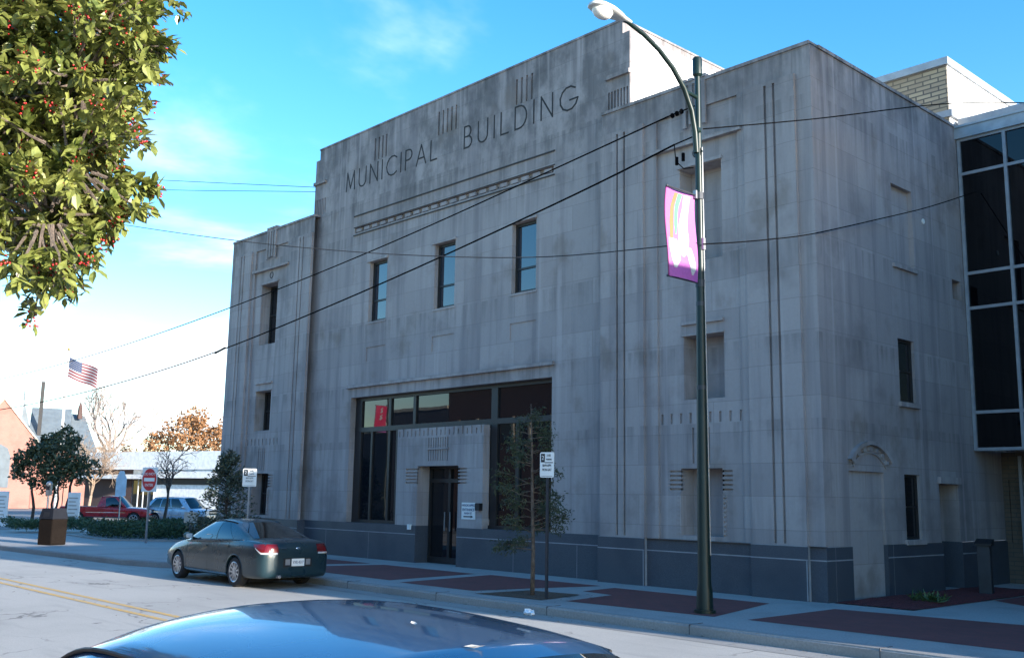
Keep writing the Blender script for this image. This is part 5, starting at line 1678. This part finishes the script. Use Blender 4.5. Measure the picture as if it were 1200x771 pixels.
SEDAN = dict(
    st=[(-2.43, .34, .74, .77, .56, .46), (-2.40, .27, .86, .89, .70, .58), (-2.32, .23, .93, .965, .80, .68), (-2.15, .21, .965, 1.01, .855, .73), (-1.80, .20, .985, 1.04, .885, .765),
        (-1.30, .19, .975, 1.04, .895, .80), (-.6, .19, .955, 1.0, .895, .82), (0, .19, .935, .98, .895, .83), (.9, .19, .905, .955, .893, .82), (1.35, .20, .865, .94, .885, .78),
        (1.8, .21, .80, .88, .86, .72), (2.15, .23, .70, .79, .79, .62), (2.33, .26, .62, .69, .70, .50), (2.42, .32, .54, .58, .55, .36)],
    r=.315, axles=(-1.32, 1.42), tw=.215, hw=.895, cab=(1.22, .30, -.72, -1.78), zr=1.365, wr=.56, crown=.05, bow=.20, bowr=.13,
    side_glass=[(.50, .90, .02, -.075), (.235, .475, .02, .02)], seams=(.98, -.08, -1.0), mold=.50, sill=.235, handles=(.08, -.92), spokes=11, detail=sedan_detail, rg0=.14)

make_car('parked_sedan', 'grey green sedan parked at the kerb before the entrance, its rear to the camera', 'car', SEDAN, M['paint_sedan'], (-11.05, -5.56, -0.15), PI, 0.96)
HATCH = dict(SEDAN)
HATCH.update(st=[(-2.12, .34, .80, .83, .62, .52), (-2.09, .27, .90, .93, .72, .62), (-2.0, .23, .96, 1.0, .80, .70), (-1.8, .21, .985, 1.03, .86, .76),
        (-1.30, .19, .985, 1.04, .895, .81), (-.6, .19, .96, 1.0, .895, .83)] + SEDAN['st'][7:],
    cab=(1.24, .33, -1.0, -1.80), zr=1.43, wr=.62, bow=.22, bowr=.24, crown=.09, rear_drop=.30, trim_r=.006,
    side_glass=[(.52, .90, .0, -.06), (.22, .49, .02, .0)], handles=(.1, -.85), detail=lambda C, bd, body, pm: hatch_detail(C, bd, body))
def hatch_detail(C, bd, body):
    xr = bd.xs[0]
    wrap_patch(bd, -1.86, -2.04, lambda t_: 0.93, lambda t_: 0.74, 0.006, -1, 0.52, M['taillamp'], 'tail_lamp', C)
    wrap_patch(bd, 2.02, 2.26, lambda t_: 0.72 - 0.05 * t_, lambda t_: 0.66 - 0.10 * t_, 0.006, 1, 0.4, M['clearlamp'], 'headlight', C)
    m = MB(); m.bbox(xr - 0.02, xr - 0.004, -0.155, 0.155, 0.55, 0.70, 0.004); m.build('number_plate', M['signwhite'], C)
make_car('parked_hatchback', 'deep blue car in the foreground with only its shiny roof in view', 'car', HATCH, M['paint_blue'], (7.36, -15.1, -0.15), 0, 1.04)

def truck_detail(C, bd, body, pm):
    xf, xr = bd.xs[-1], bd.xs[0]
    m = MB(); m.bbox(xf - 0.05, xf + 0.12, -0.92, 0.92, 0.45, 0.64, 0.03); m.build('bumper', M['chrome'], C)
    m = MB(); m.box(xf - 0.1, xf + 0.03, -0.5, 0.5, 0.68, 0.95); m.build('grille', M['blacktrim'], C)
    m = MB(); m.box(xf - 0.1, xf + 0.036, -0.5, 0.5, 0.79, 0.84); m.build('grille_bar', M['chrome'], C)
    for sg in (1, -1):
        m = MB(); m.bbox(xf - 0.12, xf + 0.034, min(sg * 0.53, sg * 0.86), max(sg * 0.53, sg * 0.86), 0.70, 0.94, 0.02); m.build('headlight', M['clearlamp'], C)
        m = MB(); m.box(xr - 0.03, xr + 0.06, min(sg * 0.74, sg * 0.9), max(sg * 0.74, sg * 0.9), 0.75, 1.02); m.build('tail_lamp', M['taillamp'], C)
    if spec_bed.get(C.name.split('.')[0]):
        m = MB(); m.box(-2.6, -0.62, -0.72, 0.72, 1.02, 1.092); m.build('bed_liner', M['blacktrim'], C)
spec_bed = {'pickup_truck': True}
PICK = dict(
    st=[(-2.72, .55, 1.04, 1.06, .90, .86), (-2.68, .48, 1.08, 1.09, .94, .90), (-2.0, .45, 1.08, 1.09, .95, .91), (-.5, .42, 1.07, 1.09, .95, .91), (.3, .42, 1.05, 1.09, .95, .89), (1.1, .42, 1.03, 1.10, .95, .86),
        (1.9, .44, 1.0, 1.07, .94, .84), (2.45, .48, .95, 1.01, .92, .82), (2.6, .52, .90, .95, .88, .78), (2.66, .56, .84, .88, .82, .72)],
    r=.37, axles=(-1.65, 1.7), tw=.24, hw=.95, cab=(1.25, .55, -.35, -.52), zr=1.72, wr=.68, crown=.05, bow=.14, bowr=.02,
    side_glass=[(.30, .90, -.02, -.05)], seams=(1.0, -.3), mold=.72, sill=.44, mold_mat=M['chrome'], handles=(-.15,), spokes=6, detail=truck_detail, rg0=.2)
make_car('pickup_truck', 'red pickup truck with a chrome bumper parked beyond the hedge', 'truck', PICK, M['paint_red'], (-49.2, 6.6, -0.13), R(52), 0.92)
SUV = dict(
    st=[(-2.35, .45, .95, .97, .78, .70), (-2.3, .38, 1.02, 1.05, .86, .80), (-1.9, .34, 1.06, 1.09, .92, .86), (-.5, .33, 1.04, 1.07, .93, .87), (.6, .33, 1.02, 1.07, .93, .86), (1.2, .33, .99, 1.07, .925, .82),
        (1.8, .35, .93, 1.02, .90, .78), (2.2, .38, .85, .93, .84, .70), (2.36, .44, .74, .80, .74, .58)],
    r=.36, axles=(-1.4, 1.42), tw=.24, hw=.93, cab=(1.15, .45, -1.75, -2.22), zr=1.69, wr=.66, crown=.05, bow=.16, bowr=.06,
    side_glass=[(.60, .90, 0, -.06), (.34, .58, 0, 0), (.08, .32, .04, 0)], seams=(.95, -.1, -1.0), mold=.60, sill=.37, mold_mat=M['signgrey'], handles=(-.0, -.95), spokes=6, detail=truck_detail, rg0=.15)
make_car('parked_suv', 'silver blue sport utility vehicle parked behind the hedge and right of the red pickup', 'car', SUV, M['paint_silver'], (-46.8, 9.9, -0.13), R(26), 0.93)

# dry leaves lying on the blue roof
def fallen(loc, rz, s_, label, mat):
    m = MB()
    vs = [(-0.5, 0, 0.05), (-0.2, 0.2, 0.12), (0.2, 0.16, 0.1), (0.55, 0.02, 0.16), (0.2, -0.18, 0.12), (-0.2, -0.2, 0.08), (0, 0, 0.0)]
    m.add([(x * s_, y * s_, z * s_) for x, y, z in vs], [(0, 1, 6), (1, 2, 6), (2, 3, 6), (3, 4, 6), (4, 5, 6), (5, 0, 6)])
    o = m.build('fallen_leaf', mat); o.location = loc; o.rotation_euler = (0, 0, rz)
    tag(o, label, 'leaf')
M['paleleaf'] = plain('bleached_leaf', (0.6, 0.55, 0.48), 0.7)

# ================================================================== plants
def rnd_rot():
    q = Vector((random.gauss(0, 1), random.gauss(0, 1), random.gauss(0, 1)))
    return q.normalized()
def add_leaf(m, c, size, aspect=0.5, d=None, fold=0.25, up=None):
    d = d if d is not None else rnd_rot()
    a = rnd_rot() if up is None else up
    s_ = d.cross(a)
    if s_.length < 1e-3:
        s_ = d.cross(Vector((0.3, 0.5, 0.8)))
    s_.normalize(); n_ = s_.cross(d)
    w = size * aspect * 0.5
    p = Vector(c)
    m.add([p, p + d * size * 0.5 + s_ * w + n_ * w * fold, p + d * size, p + d * size * 0.5 - s_ * w + n_ * w * fold], [(0, 1, 2), (0, 2, 3)])
def add_leaf6(m, c, size, d, up, aspect=0.5):
    s_ = d.cross(up)
    if s_.length < 1e-3:
        s_ = d.cross(Vector((0.3, 0.5, 0.8)))
    s_.normalize(); n_ = s_.cross(d)
    p = Vector(c); w = size * aspect * 0.5
    droop = -n_ * size * 0.10
    P = [p, p + d * size * 0.25 + s_ * w * 0.8 + n_ * w * 0.25, p + d * size * 0.6 + s_ * w + n_ * w * 0.3 + droop * 0.4, p + d * size + droop,
         p + d * size * 0.6 - s_ * w + n_ * w * 0.3 + droop * 0.4, p + d * size * 0.25 - s_ * w * 0.8 + n_ * w * 0.25, p + d * size * 0.25, p + d * size * 0.6 + droop * 0.4]
    m.add(P, [(0, 1, 6), (1, 2, 7, 6), (2, 3, 7), (3, 4, 7), (4, 5, 6, 7), (5, 0, 6)])
def limb(m, a, b, r0, r1, wob=0.08, n=6, sides=7):
    a, b = Vector(a), Vector(b); L = (b - a).length
    pts = []
    o = Vector((0, 0, 0))
    for i in range(n + 1):
        t_ = i / n
        if 0 < i < n:
            o = o * 0.6 + rnd_rot() * wob * L / n
        pts.append(a.lerp(b, t_) + (o if 0 < i < n else Vector((0, 0, 0))))
    m.tube(pts, [r0 + (r1 - r0) * i / n for i in range(n + 1)], sides)
    return pts
def branching(m, p, d, L, r, depth, spread=0.55, shrink=0.72, kids=(2, 3), upb=0.12, tips=None, sides=5):
    e = p + d * L
    mid = p.lerp(e, 0.5) + rnd_rot() * L * 0.06
    m.tube([p, mid, e], [r, r * 0.85, r * 0.68], sides if r > 0.02 else 4, cap=False)
    if tips is not None and depth <= 1:
        tips.append((e, d))
    if depth == 0:
        return
    for i in range(random.randint(*kids)):
        q = (d + rnd_rot() * spread + Vector((0, 0, upb))).normalized()
        st = e if i < 2 else p.lerp(e, random.uniform(0.5, 0.9))
        branching(m, st, q, L * shrink * random.uniform(0.8, 1.15), r * 0.66, depth - 1, spread, shrink, kids, upb, tips, sides)

# --- holly at the near kerb: only its crown leans into the picture
random.seed(7)
HB = Vector((3.3, -17.0, 0))
t = thing('holly_tree', 'berried holly tree with glossy olive leaves leaning in at the upper left', 'tree', HB)
blobs = [(Vector((4.25, -15.25, 4.14)), 0.60), (Vector((4.80, -15.19, 3.74)), 0.37), (Vector((3.74, -15.51, 3.85)), 0.94), (Vector((4.84, -15.20, 3.31)), 0.33),
         (Vector((4.57, -15.35, 3.17)), 0.36), (Vector((4.87, -15.29, 3.02)), 0.22), (Vector((4.80, -15.08, 4.0)), 0.26), (Vector((4.45, -15.28, 3.6)), 0.42), (Vector((4.25, -15.24, 4.97)), 0.80)]
m = MB()
limb(m, HB + Vector((0, 0, -0.15)), (3.6, -16.4, 2.6), 0.11, 0.085)
limb(m, (3.6, -16.4, 2.6), (4.0, -15.9, 5.3), 0.085, 0.03)
tw = MB()
nodes = []
for c, r_ in blobs:
    for _ in range(int(230 * r_ * r_) + 12):
        q = rnd_rot()
        p = c + q * r_ * random.uniform(0.55, 1.0)
        nodes.append((p, (q + Vector((0, 0, -0.15)) + rnd_rot() * 0.4).normalized(), c))
hang = []
for i in range(18):
    p = Vector((5.0, -15.33, 2.72)) + Vector((random.uniform(-0.13, 0.13), random.uniform(-0.13, 0.13), random.uniform(-0.10, 0.20)))
    hang.append((p, Vector((random.uniform(-0.5, 0.6), random.uniform(-0.4, 0.5), -0.7)).normalized(), Vector((4.9, -15.3, 3.05))))
nodes += hang
for c, r_ in blobs[:3]:
    limb(m, (3.75, -16.1, 3.4), c, 0.018, 0.006)
lf = MB(); br = MB()
for p, q, c in nodes:
    base = c.lerp(p, 0.45)
    pts = limb(tw, base, p + q * 0.16, 0.008, 0.003, 0.12, 4, 4)
    # leaves spiral along the outer twig
    e = p + q * 0.16
    for k in range(46 if (p, q, c) not in hang else 24):
        s_ = random.random() ** 0.7
        pos = base.lerp(e, 0.25 + 0.75 * s_) + rnd_rot() * 0.03
        d = (q * 0.6 + rnd_rot()).normalized()
        upv = (Vector((0, 0, 1)) + rnd_rot() * 0.5).normalized()
        add_leaf6(lf, pos, random.uniform(0.048, 0.085), d, upv)
    if random.random() < 0.6:
        k0 = base.lerp(e, random.uniform(0.75, 1.05))
        for k in range(random.randint(7, 14)):
            br.sphere(k0 + rnd_rot() * random.uniform(0.012, 0.045), random.uniform(0.0045, 0.0062), 6, 4)
m.build('trunk', M['bark'], t, off=HB, smooth=True)
tw.build('twigs', M['bark'], t, off=HB)
lf.build('crown', M['holly'], t, off=HB, recalc=False)
o = br.build('berries', M['berry'], t, off=HB, smooth=True); o['kind'] = 'stuff'

# --- young evergreen in the tree pit before the entrance
random.seed(21)
TB = Vector((-3.9, -3.55, 0))
t = thing('young_tree', 'slender young evergreen tree standing in the pavement pit before the entrance', 'tree', TB)
m = MB(); lf = MB()
m.tube([TB + Vector((0, 0, -0.05)), TB + Vector((0.01, 0, 0.8)), TB + Vector((-0.03, 0, 1.7)), TB + Vector((-0.06, 0, 2.7)), TB + Vector((-0.1, 0, 3.5))], [0.044, 0.036, 0.029, 0.018, 0.005], 9)
for i in range(54):
    f_ = (i + random.random()) / 54
    z = 0.8 + 2.6 * f_
    a = random.uniform(0, 2 * PI)
    Lb = (0.88 * (1 - f_) ** 0.75 + 0.16) * random.uniform(0.7, 1.1) * (0.75 if z < 1.15 else 1)
    b0 = TB + Vector((-0.03 * z, 0, z))
    dirv = Vector((math.cos(a), math.sin(a), random.uniform(-0.05, 0.5)))
    b1 = b0 + dirv.normalized() * Lb + Vector((0, 0, -0.10 * Lb))
    pts = limb(m, b0, b1, 0.011, 0.003, 0.15, 5, 5)
    for k in range(int(150 * Lb) + 20):
        s_ = 0.3 + 0.7 * random.random() ** 0.7
        p = b0.lerp(b1, s_) + rnd_rot() * random.uniform(0.02, 0.15)
        if p.x > -3.85 and p.y < -3.55 and 1.95 < p.z < 2.75:
            continue
        d = (dirv * 0.5 + rnd_rot() + Vector((0, 0, -0.35))).normalized()
        add_leaf(lf, p, random.uniform(0.05, 0.10), 0.26, d)
m.build('trunk', M['bark'], t, off=TB, smooth=True)
lf.build('crown', M['needle'], t, off=TB, recalc=False)

# --- conical evergreen at the left end of the building
random.seed(5)
TB = Vector((-18.75, -2.0, 0))
t = thing('conical_evergreen', 'dark cone shaped evergreen bush against the left end of the building', 'tree', TB)
m = MB(); lf = MB()
m.tube([TB + Vector((0, 0, -0.05)), TB + Vector((0, 0, 2.9))], [0.07, 0.01], 8)
for i in range(150):
    f_ = random.random() ** 1.2
    z = 0.15 + 2.75 * f_
    rad = (1.28 * (1 - f_) ** 0.85 * (0.8 + 0.2 * min(1, z / 0.5)) + 0.08) * random.uniform(0.7, 1.08)
    a = random.uniform(0, 2 * PI)
    b0 = TB + Vector((0, 0, z * 0.93)); b1 = TB + Vector((rad * math.cos(a), rad * math.sin(a), z + 0.12))
    m.tube([b0, b1], [0.012, 0.004], 4, cap=False)
    for k in range(34):
        s_ = random.random() ** 0.5
        p = b0.lerp(b1, s_) + rnd_rot() * 0.11
        add_leaf(lf, p, random.uniform(0.08, 0.14), 0.42, (rnd_rot() + Vector((math.cos(a), math.sin(a), 0.3)) * 0.7).normalized())
m.build('trunk', M['darkbark'], t, off=TB); lf.build('crown', M['magnolia'], t, off=TB, recalc=False)

def cloud_tree(name, label, base, trunks, blobs, leafmat, barkmat, n, size, seed, group=None, aspect=0.6):
    random.seed(seed)
    Bv = Vector(base)
    t_ = thing(name, label, 'tree', Bv, 0, group)
    m = MB(); lf = MB()
    for (x0, y0), top, r_ in trunks:
        limb(m, Bv + Vector((x0, y0, -0.25)), Bv + Vector(top), r_, r_ * 0.45, 0.2)
    tot = sum(b[1] ** 2 for b in blobs)
    cs = [Bv + Vector(t2[1]) for t2 in trunks]
    for c, r_ in blobs:
        cc = Bv + Vector(c)
        limb(m, min(cs, key=lambda q: (q - cc).length), cc, trunks[0][2] * 0.4, 0.01, 0.2)
        kk = int(n * r_ * r_ / tot)
        for _ in range(kk // 14 + 1):
            q = rnd_rot()
            hub = cc + Vector((q.x, q.y, q.z * 0.8)) * r_ * random.uniform(0.35, 1.0)
            for _ in range(14):
                add_leaf(lf, hub + rnd_rot() * random.uniform(0.05, 0.26) * r_, size * random.uniform(0.7, 1.3), aspect)
    m.build('trunk', barkmat, t_, off=Bv, smooth=True)
    lf.build('crown', leafmat, t_, off=Bv, recalc=False)
    return t_
# camera-right direction at that distance, for spreading crowns across the view
cr_ = Vector((0.55, 0.83, 0))
def sp(a, b, z):
    v = cr_ * a + Vector((-0.83, 0.55, 0)) * b
    return (v.x, v.y, z)
cloud_tree('multi_stemmed_evergreen', 'dark multi stemmed evergreen tree behind the litter bin', (-42.4, 0.9, -0.1),
           [(sp(-0.7, 0, 0)[:2], sp(-0.9, 0, 2.2), 0.10), (sp(0.1, 0.4, 0)[:2], sp(0.0, 0.4, 2.4), 0.08), (sp(0.7, 0, 0)[:2], sp(1.0, 0, 2.4), 0.11), (sp(0.4, -0.4, 0)[:2], sp(0.5, -0.5, 2.3), 0.08)],
           [(sp(0.2, 0, 3.5), 1.2), (sp(-1.2, 0, 3.3), 0.75), (sp(-0.6, 0, 4.0), 0.6), (sp(-1.5, 0, 2.7), 0.5), (sp(1.25, 0, 2.9), 0.95), (sp(0.4, 0.3, 4.3), 0.8), (sp(-0.1, 0, 2.6), 1.1)], M['evergreen'], M['darkbark'], 6800, 0.17, 31)
cloud_tree('yellowing_tree', 'small yellow green tree in sunlight left of the dark evergreen', (-58, 0.6, -0.1), [((0, 0), (0, 0, 1.8), 0.1)],
           [(sp(-0.3, 0, 2.6), 1.3), (sp(0.9, 0, 2.4), 1.0), (sp(-1.4, 0, 2.3), 0.9)], M['olive'], M['bark'], 2600, 0.2, 32)
cloud_tree('autumn_tree', 'tall orange leaved tree above the white commercial building', (-86, 28, -0.1), [((0, 0), (0, 0, 5.0), 0.3)],
           [((0, 0, 7.6), 2.6), (sp(2.6, 0, 7.0), 2.3), (sp(-2.2, 0, 6.4), 2.0), (sp(1.0, 0, 9.0), 1.6), (sp(4.2, 0, 7.8), 1.8)], M['autumn'], M['palebark'], 5200, 0.30, 33, 'orange trees behind the white building')
cloud_tree('autumn_tree', 'lower orange tree left of the tall orange one', (-93, 25, -0.1), [((0, 0), (0, 0, 3.6), 0.25)],
           [((0, 0, 5.2), 1.7), (sp(1.8, 0, 5.0), 1.4), (sp(-1.4, 0, 4.6), 1.2)], M['autumn'], M['palebark'], 1700, 0.30, 34, 'orange trees behind the white building')

def bare_tree(name, label, base, H, r, seed, mat, depth=6, kids=(2, 3), spread=0.5, lean=(0, 0, 1), shrink=0.74, group=None):
    random.seed(seed)
    Bv = Vector(base)
    t_ = thing(name, label, 'tree', Bv, 0, group)
    m = MB(); k = MB()
    top = Bv + Vector(lean).normalized() * H * 0.28
    m.tube([Bv + Vector((0, 0, -0.3)), Bv.lerp(top, 0.5) + rnd_rot() * 0.1, top], [r, r * 0.85, r * 0.75], 9)
    for i in range(4):
        d = (Vector(lean) * 0.9 + rnd_rot() * 0.6).normalized()
        d.z = abs(d.z) + 0.15; d.normalize()
        branching(k, top, d, H * 0.24 * random.uniform(0.85, 1.2), r * 0.6, depth, spread, shrink, kids, 0.10)
    m.build('trunk', mat, t_, off=Bv, smooth=True)
    k.build('crown', mat, t_, off=Bv, smooth=True, recalc=False)
    return t_
bare_tree('bare_tree', 'large leafless pale barked tree right of the flagpole', (-70.6, 14.0, -0.1), 10.6, 0.24, 41, M['palebark'], 5, (2, 3), 0.62, lean=(0.05, 0.1, 1))
bare_tree('brown_bare_tree', 'low twiggy tan tree above the red pickup', (-62, 10.3, -0.1), 5.4, 0.12, 42, M['tanbark'], 5, (3, 3), 0.75, group='tan twiggy trees')
bare_tree('brown_bare_tree', 'tan twiggy tree between the pickup and the bare tree', (-66, 13.6, -0.1), 5.8, 0.13, 43, M['tanbark'], 5, (3, 3), 0.75, group='tan twiggy trees')
bare_tree('dark_bare_tree', 'small dark leafless ornamental tree in front of the silver blue vehicle', (-43.0, 7.0, -0.1), 4.6, 0.10, 44, M['darkbark'], 5, (2, 3), 0.85, lean=(0.1, 0.1, 1), shrink=0.7)

# hedge and bed
def hedge(name, label, poly, h, n, seed, size=0.09):
    random.seed(seed)
    m = MB()
    xs = [p[0] for p in poly]; ys = [p[1] for p in poly]
    def inside(x, y):
        c = False
        for (x1, y1), (x2, y2) in zip(poly, poly[1:] + poly[:1]):
            if (y1 > y) != (y2 > y) and x < (x2 - x1) * (y - y1) / (y2 - y1) + x1:
                c = not c
        return c
    hubs = []
    while len(hubs) < n:
        x, y = random.uniform(min(xs), max(xs)), random.uniform(min(ys), max(ys))
        if inside(x, y):
            hubs.append((x, y, 0.05 + h * random.random() ** 0.5 * (0.85 + 0.25 * math.sin(x * 2.1 + y * 1.3))))
    for q in hubs:
        for _ in range(6):
            add_leaf(m, Vector(q) + rnd_rot() * 0.09, size * random.uniform(0.7, 1.3), 0.55)
    o = m.build('hedge', M['hedge'], None, recalc=False)
    tag(o, label, 'hedge')
    return o
hedge('hedge', 'low dark green hedge in the kerbed bed before the parked vehicles', [(-31.6, -1.6), (-27.6, -2.0), (-25.0, 0.6), (-26.8, 4.2), (-31.6, 4.6)], 0.55, 5200, 51)
hedge('hedge', 'small dark hedge strip beside the dark evergreen stems', [(-40.5, -1.9), (-38.2, -1.9), (-37.0, 1.0), (-39.5, 1.4)], 0.4, 1100, 52)
# sprouting plant in the mulch
random.seed(61)
m = MB()
for i in range(95):
    a = random.uniform(0, 2 * PI); el = random.uniform(0.3, 1.3)
    d = Vector((math.cos(a) * math.cos(el), math.sin(a) * math.cos(el), math.sin(el)))
    add_leaf(m, Vector((1.2 + random.uniform(-0.28, 0.28), 1.35 + random.uniform(-0.2, 0.2), 0.05)), random.uniform(0.12, 0.28), 0.16, d)
tag(m.build('small_plant', M['juniper'], None, recalc=False), 'small spiky green plant growing in the red mulch bed', 'plant')

# ================================================================== distance, left
# white commercial building
t = thing('commercial_building', 'low white fascia commercial building with dark brick front behind the parked vehicles', 'building', (-63.0, 12.1, -0.1), R(16))
m = MB(); m.box(-3, 2.1, 0, 8, 0, 4.0); m.build('brick_wall', M['dark_brick'], t)
m = MB(); m.box(2.104, 14, 0.05, 8, 0, 4.0); m.build('white_wall', M['white_wall'], t)
m = MB(); m.box(-3.1, 14.1, -0.5, 8.1, 3.35, 4.55); m.box(4.3, 14.05, -0.42, -0.02, 2.78, 3.32); m.build('fascia', M['white_wall'], t)
m = MB(); m.box(-3.05, 4.28, -0.9, -0.02, 2.7, 3.0); m.build('canopy', M['white_wall'], t)
for i in range(4):
    m = MB(); m.box(2.35 + 0.55 * i, 2.8 + 0.55 * i, -0.03, 0.02, 0.7, 2.6); m.box(0, 0.01, 0, 0.01, 0, 0.01) if False else None
    w_ = m.build('window', M['glass'], t)
    m = MB(); m.box(2.80 + 0.55 * i, 2.87 + 0.55 * i, -0.06, 0.0, 0.6, 2.68); m.build('frame', M['white_wall'], w_)
m = MB(); m.box(2.2, 4.25, -0.01, 0.04, 0.0, 2.7); m.build('brick_panel', M['dark_brick'], t)
m = MB(); m.box(4.4, 14, -0.012, 0.045, 2.35, 2.76); m.build('transom_window', M['blacktrim'], t)
# church
t = thing('brick_church', 'orange brick church gable with grey slate roofs and a thin steeple at the far left', 'church', (-97.4, 14.5, -0.1), R(70))
m = MB()
gab = [(-6.2, 0), (5.8, 0), (5.8, 3.9), (2.55, 7.1), (0, 10.5), (-6.2, 2.6)]
m.prism([(-3.0, 0), (3.0, 0), (3.0, 6.9), (0, 10.55), (-3.0, 6.9)], 0, 9, axis='y'); m.build('gable_wall', M['church_brick'], t)
m = MB()
for sg in (1, -1):
    m.add([(0, -0.15, 10.55), (sg * 3.25, -0.15, 6.6), (sg * 3.25, 9.2, 6.6), (0, 9.2, 10.55), (0, -0.15, 10.75), (sg * 3.25, -0.15, 6.8), (sg * 3.25, 9.2, 6.8), (0, 9.2, 10.75)],
          [(0, 1, 2, 3), (4, 5, 6, 7), (0, 1, 5, 4), (1, 2, 6, 5), (2, 3, 7, 6)])
m.build('roof', M['cream'], t)
m = MB(); m.prism([(-1.0, 2.0), (1.0, 2.0), (1.0, 5.0), (0.7, 5.8), (0, 6.2), (-0.7, 5.8), (-1.0, 5.0)], -0.06, -0.005, axis='y'); m.build('arched_window', M['slate'], t)
m = MB(); m.box(2.9, 5.9, 3.5, 12, 0, 6.5); m.build('nave_wall', M['church_brick'], t)
m = MB(); m.add([(2.2, 3.0, 6.3), (6.1, 3.0, 6.3), (6.1, 7, 10.4), (2.2, 7, 10.4), (2.2, 11, 6.3), (6.1, 11, 6.3)], [(0, 1, 2, 3), (3, 2, 5, 4)]); m.build('nave_roof', M['slate'], t)
m = MB(); m.add([(6.1, 4.0, 5.6), (9.0, 4.0, 5.6), (7.4, 8, 9.8), (6.1, 8, 10.0)], [(0, 1, 2, 3)]); m.build('side_roof', M['slate'], t)
m = MB(); m.box(6.0, 8.8, 4.2, 10, 0, 5.7); m.build('side_wall', M['church_brick'], t)
m = MB(); m.box(3.0, 3.35, 4.0, 4.4, 6.5, 12.9); m.build('chimney', M['blacktrim'], t)
m = MB(); m.add([(1.3, 5, 7), (2.5, 5, 7), (2.5, 6.2, 7), (1.3, 6.2, 7), (1.45, 5.6, 11.2)], [(0, 1, 4), (1, 2, 4), (2, 3, 4), (3, 0, 4)]); m.tube([(1.45, 5.6, 11.0), (1.4, 5.6, 12.2)], [0.1, 0.03], 6); m.build('steeple', M['slate'], t)
m = MB(); m.tube([(6.9, 7.0, 9.4), (6.9, 7.0, 10.6), (6.9, 7.0, 11.3)], [0.28, 0.22, 0.02], 6); m.build('pinnacle', M['dark_brick'], t)
# flag and its pole
FP = Vector((-67.6, 9.9, 0))
t = thing('flagpole', 'tall white flagpole behind the dark evergreen', 'flagpole', FP)
m = MB(); m.tube([(0, 0, -0.2), (0, 0, 6), (0, 0, 12.0)], [0.13, 0.11, 0.07], 12); m.build('pole', M['polewhite'], t, smooth=True, angle=50)
m = MB(); m.sphere((0, 0, 12.1), 0.11, 10, 8); m.build('finial', M['gold'], t, smooth=True)
m = MB()
FL, FH = 2.35, 1.45
NU, NV = 26, 13
fd = Vector((0.60, 0.80, 0)); fn_ = Vector((0.8, -0.6, 0))
def fp(u, v):
    return FP + fd * (0.1 + FL * u * 0.92) + fn_ * (0.16 * math.sin(u * 7.5 + v * 1.2) * (0.3 + u)) + Vector((0, 0, 11.5 - FH * v - 0.95 * u ** 1.3 - 0.10 * math.sin(u * 5)))
for i in range(NU):
    for j in range(NV):
        m.cur = 2 if (i < 11 and j < 7) else (0 if j % 2 == 0 else 1)
        m.quad(fp(i / NU, j / NV), fp((i + 1) / NU, j / NV), fp((i + 1) / NU, (j + 1) / NV), fp(i / NU, (j + 1) / NV))
m.cur = 1
for rr_ in range(9):
    for cc_ in range(6 if rr_ % 2 == 0 else 5):
        u = (0.04 + 0.0665 * cc_ + (0.033 if rr_ % 2 else 0)); v = 0.035 + 0.0575 * rr_
        for s_ in (0.004, -0.004):
            c = fp(u, v) + fn_ * s_
            a = fd * 0.035; b = Vector((0, 0, 0.035))
            m.quad(c - a, c - b, c + a, c + b)
o = m.build('flag', [M['flag_red'], M['flag_white'], M['flag_blue']], None, smooth=True, recalc=False)
tag(o, 'United States flag waving to the right at the top of the white pole', 'flag')

# far tree line closing the horizon
random.seed(71)
m = MB()
for i in range(2600):
    a = random.uniform(R(100), R(200))
    d = random.uniform(170, 230)
    x, y = 9.8 + d * math.cos(a), -16.8 + d * math.sin(a)
    hz = (3.0 + 2.5 * math.sin(a * 37) + 1.5 * math.sin(a * 91)) + 2
    for _ in range(3):
        add_leaf(m, Vector((x, y, max(0, hz) * random.random())) + rnd_rot() * 1.2, random.uniform(1.0, 2.2), 0.7)
struct(m.build('distant_woods', M['woods'], None, recalc=False), 'stuff')

# leaf litter along the gutter and under the young tree
random.seed(81)
m = MB()
for i in range(260):
    if i % 3 == 0:
        p = (random.uniform(-5.2, -2.6), random.uniform(-4.3, -2.4), 0.016)
    elif i % 3 == 1:
        p = (random.uniform(-13, 5), KY - abs(random.gauss(0, 0.16)) - 0.03, -0.138)
    else:
        p = (random.uniform(-20, 4), random.uniform(-12, -4.9), -0.14)
    a = random.uniform(0, 2 * PI)
    add_leaf(m, p, random.uniform(0.03, 0.07), 0.6, Vector((math.cos(a), math.sin(a), random.uniform(-0.02, 0.15))), up=Vector((0, 0, 1)))
struct(m.build('leaf_litter', M['bark'], None, recalc=False), 'stuff')

# leaves on the blue roof, dropped onto the surface below them
dg = bpy.context.evaluated_depsgraph_get(); dg.update()
for i, (x, y, rz, s_, lab) in enumerate(((7.9, -15.2, 0.4, 0.055, 'dry pale leaf on the middle of the blue car roof'), (8.05, -15.25, 1.9, 0.05, 'small bleached leaf on the blue car roof nearest the windscreen'),
                                        (7.6, -15.15, 2.7, 0.04, 'tiny pale leaf on the rear part of the blue car roof'))):
    hit, p, n_, _, ob, _ = S.ray_cast(dg, Vector((x, y, 3.0)), Vector((0, 0, -1)))
    z = p.z if hit and p.z < 1.7 else 1.38
    fallen((x, y, z + 0.002), rz, s_, lab, M['paleleaf'])
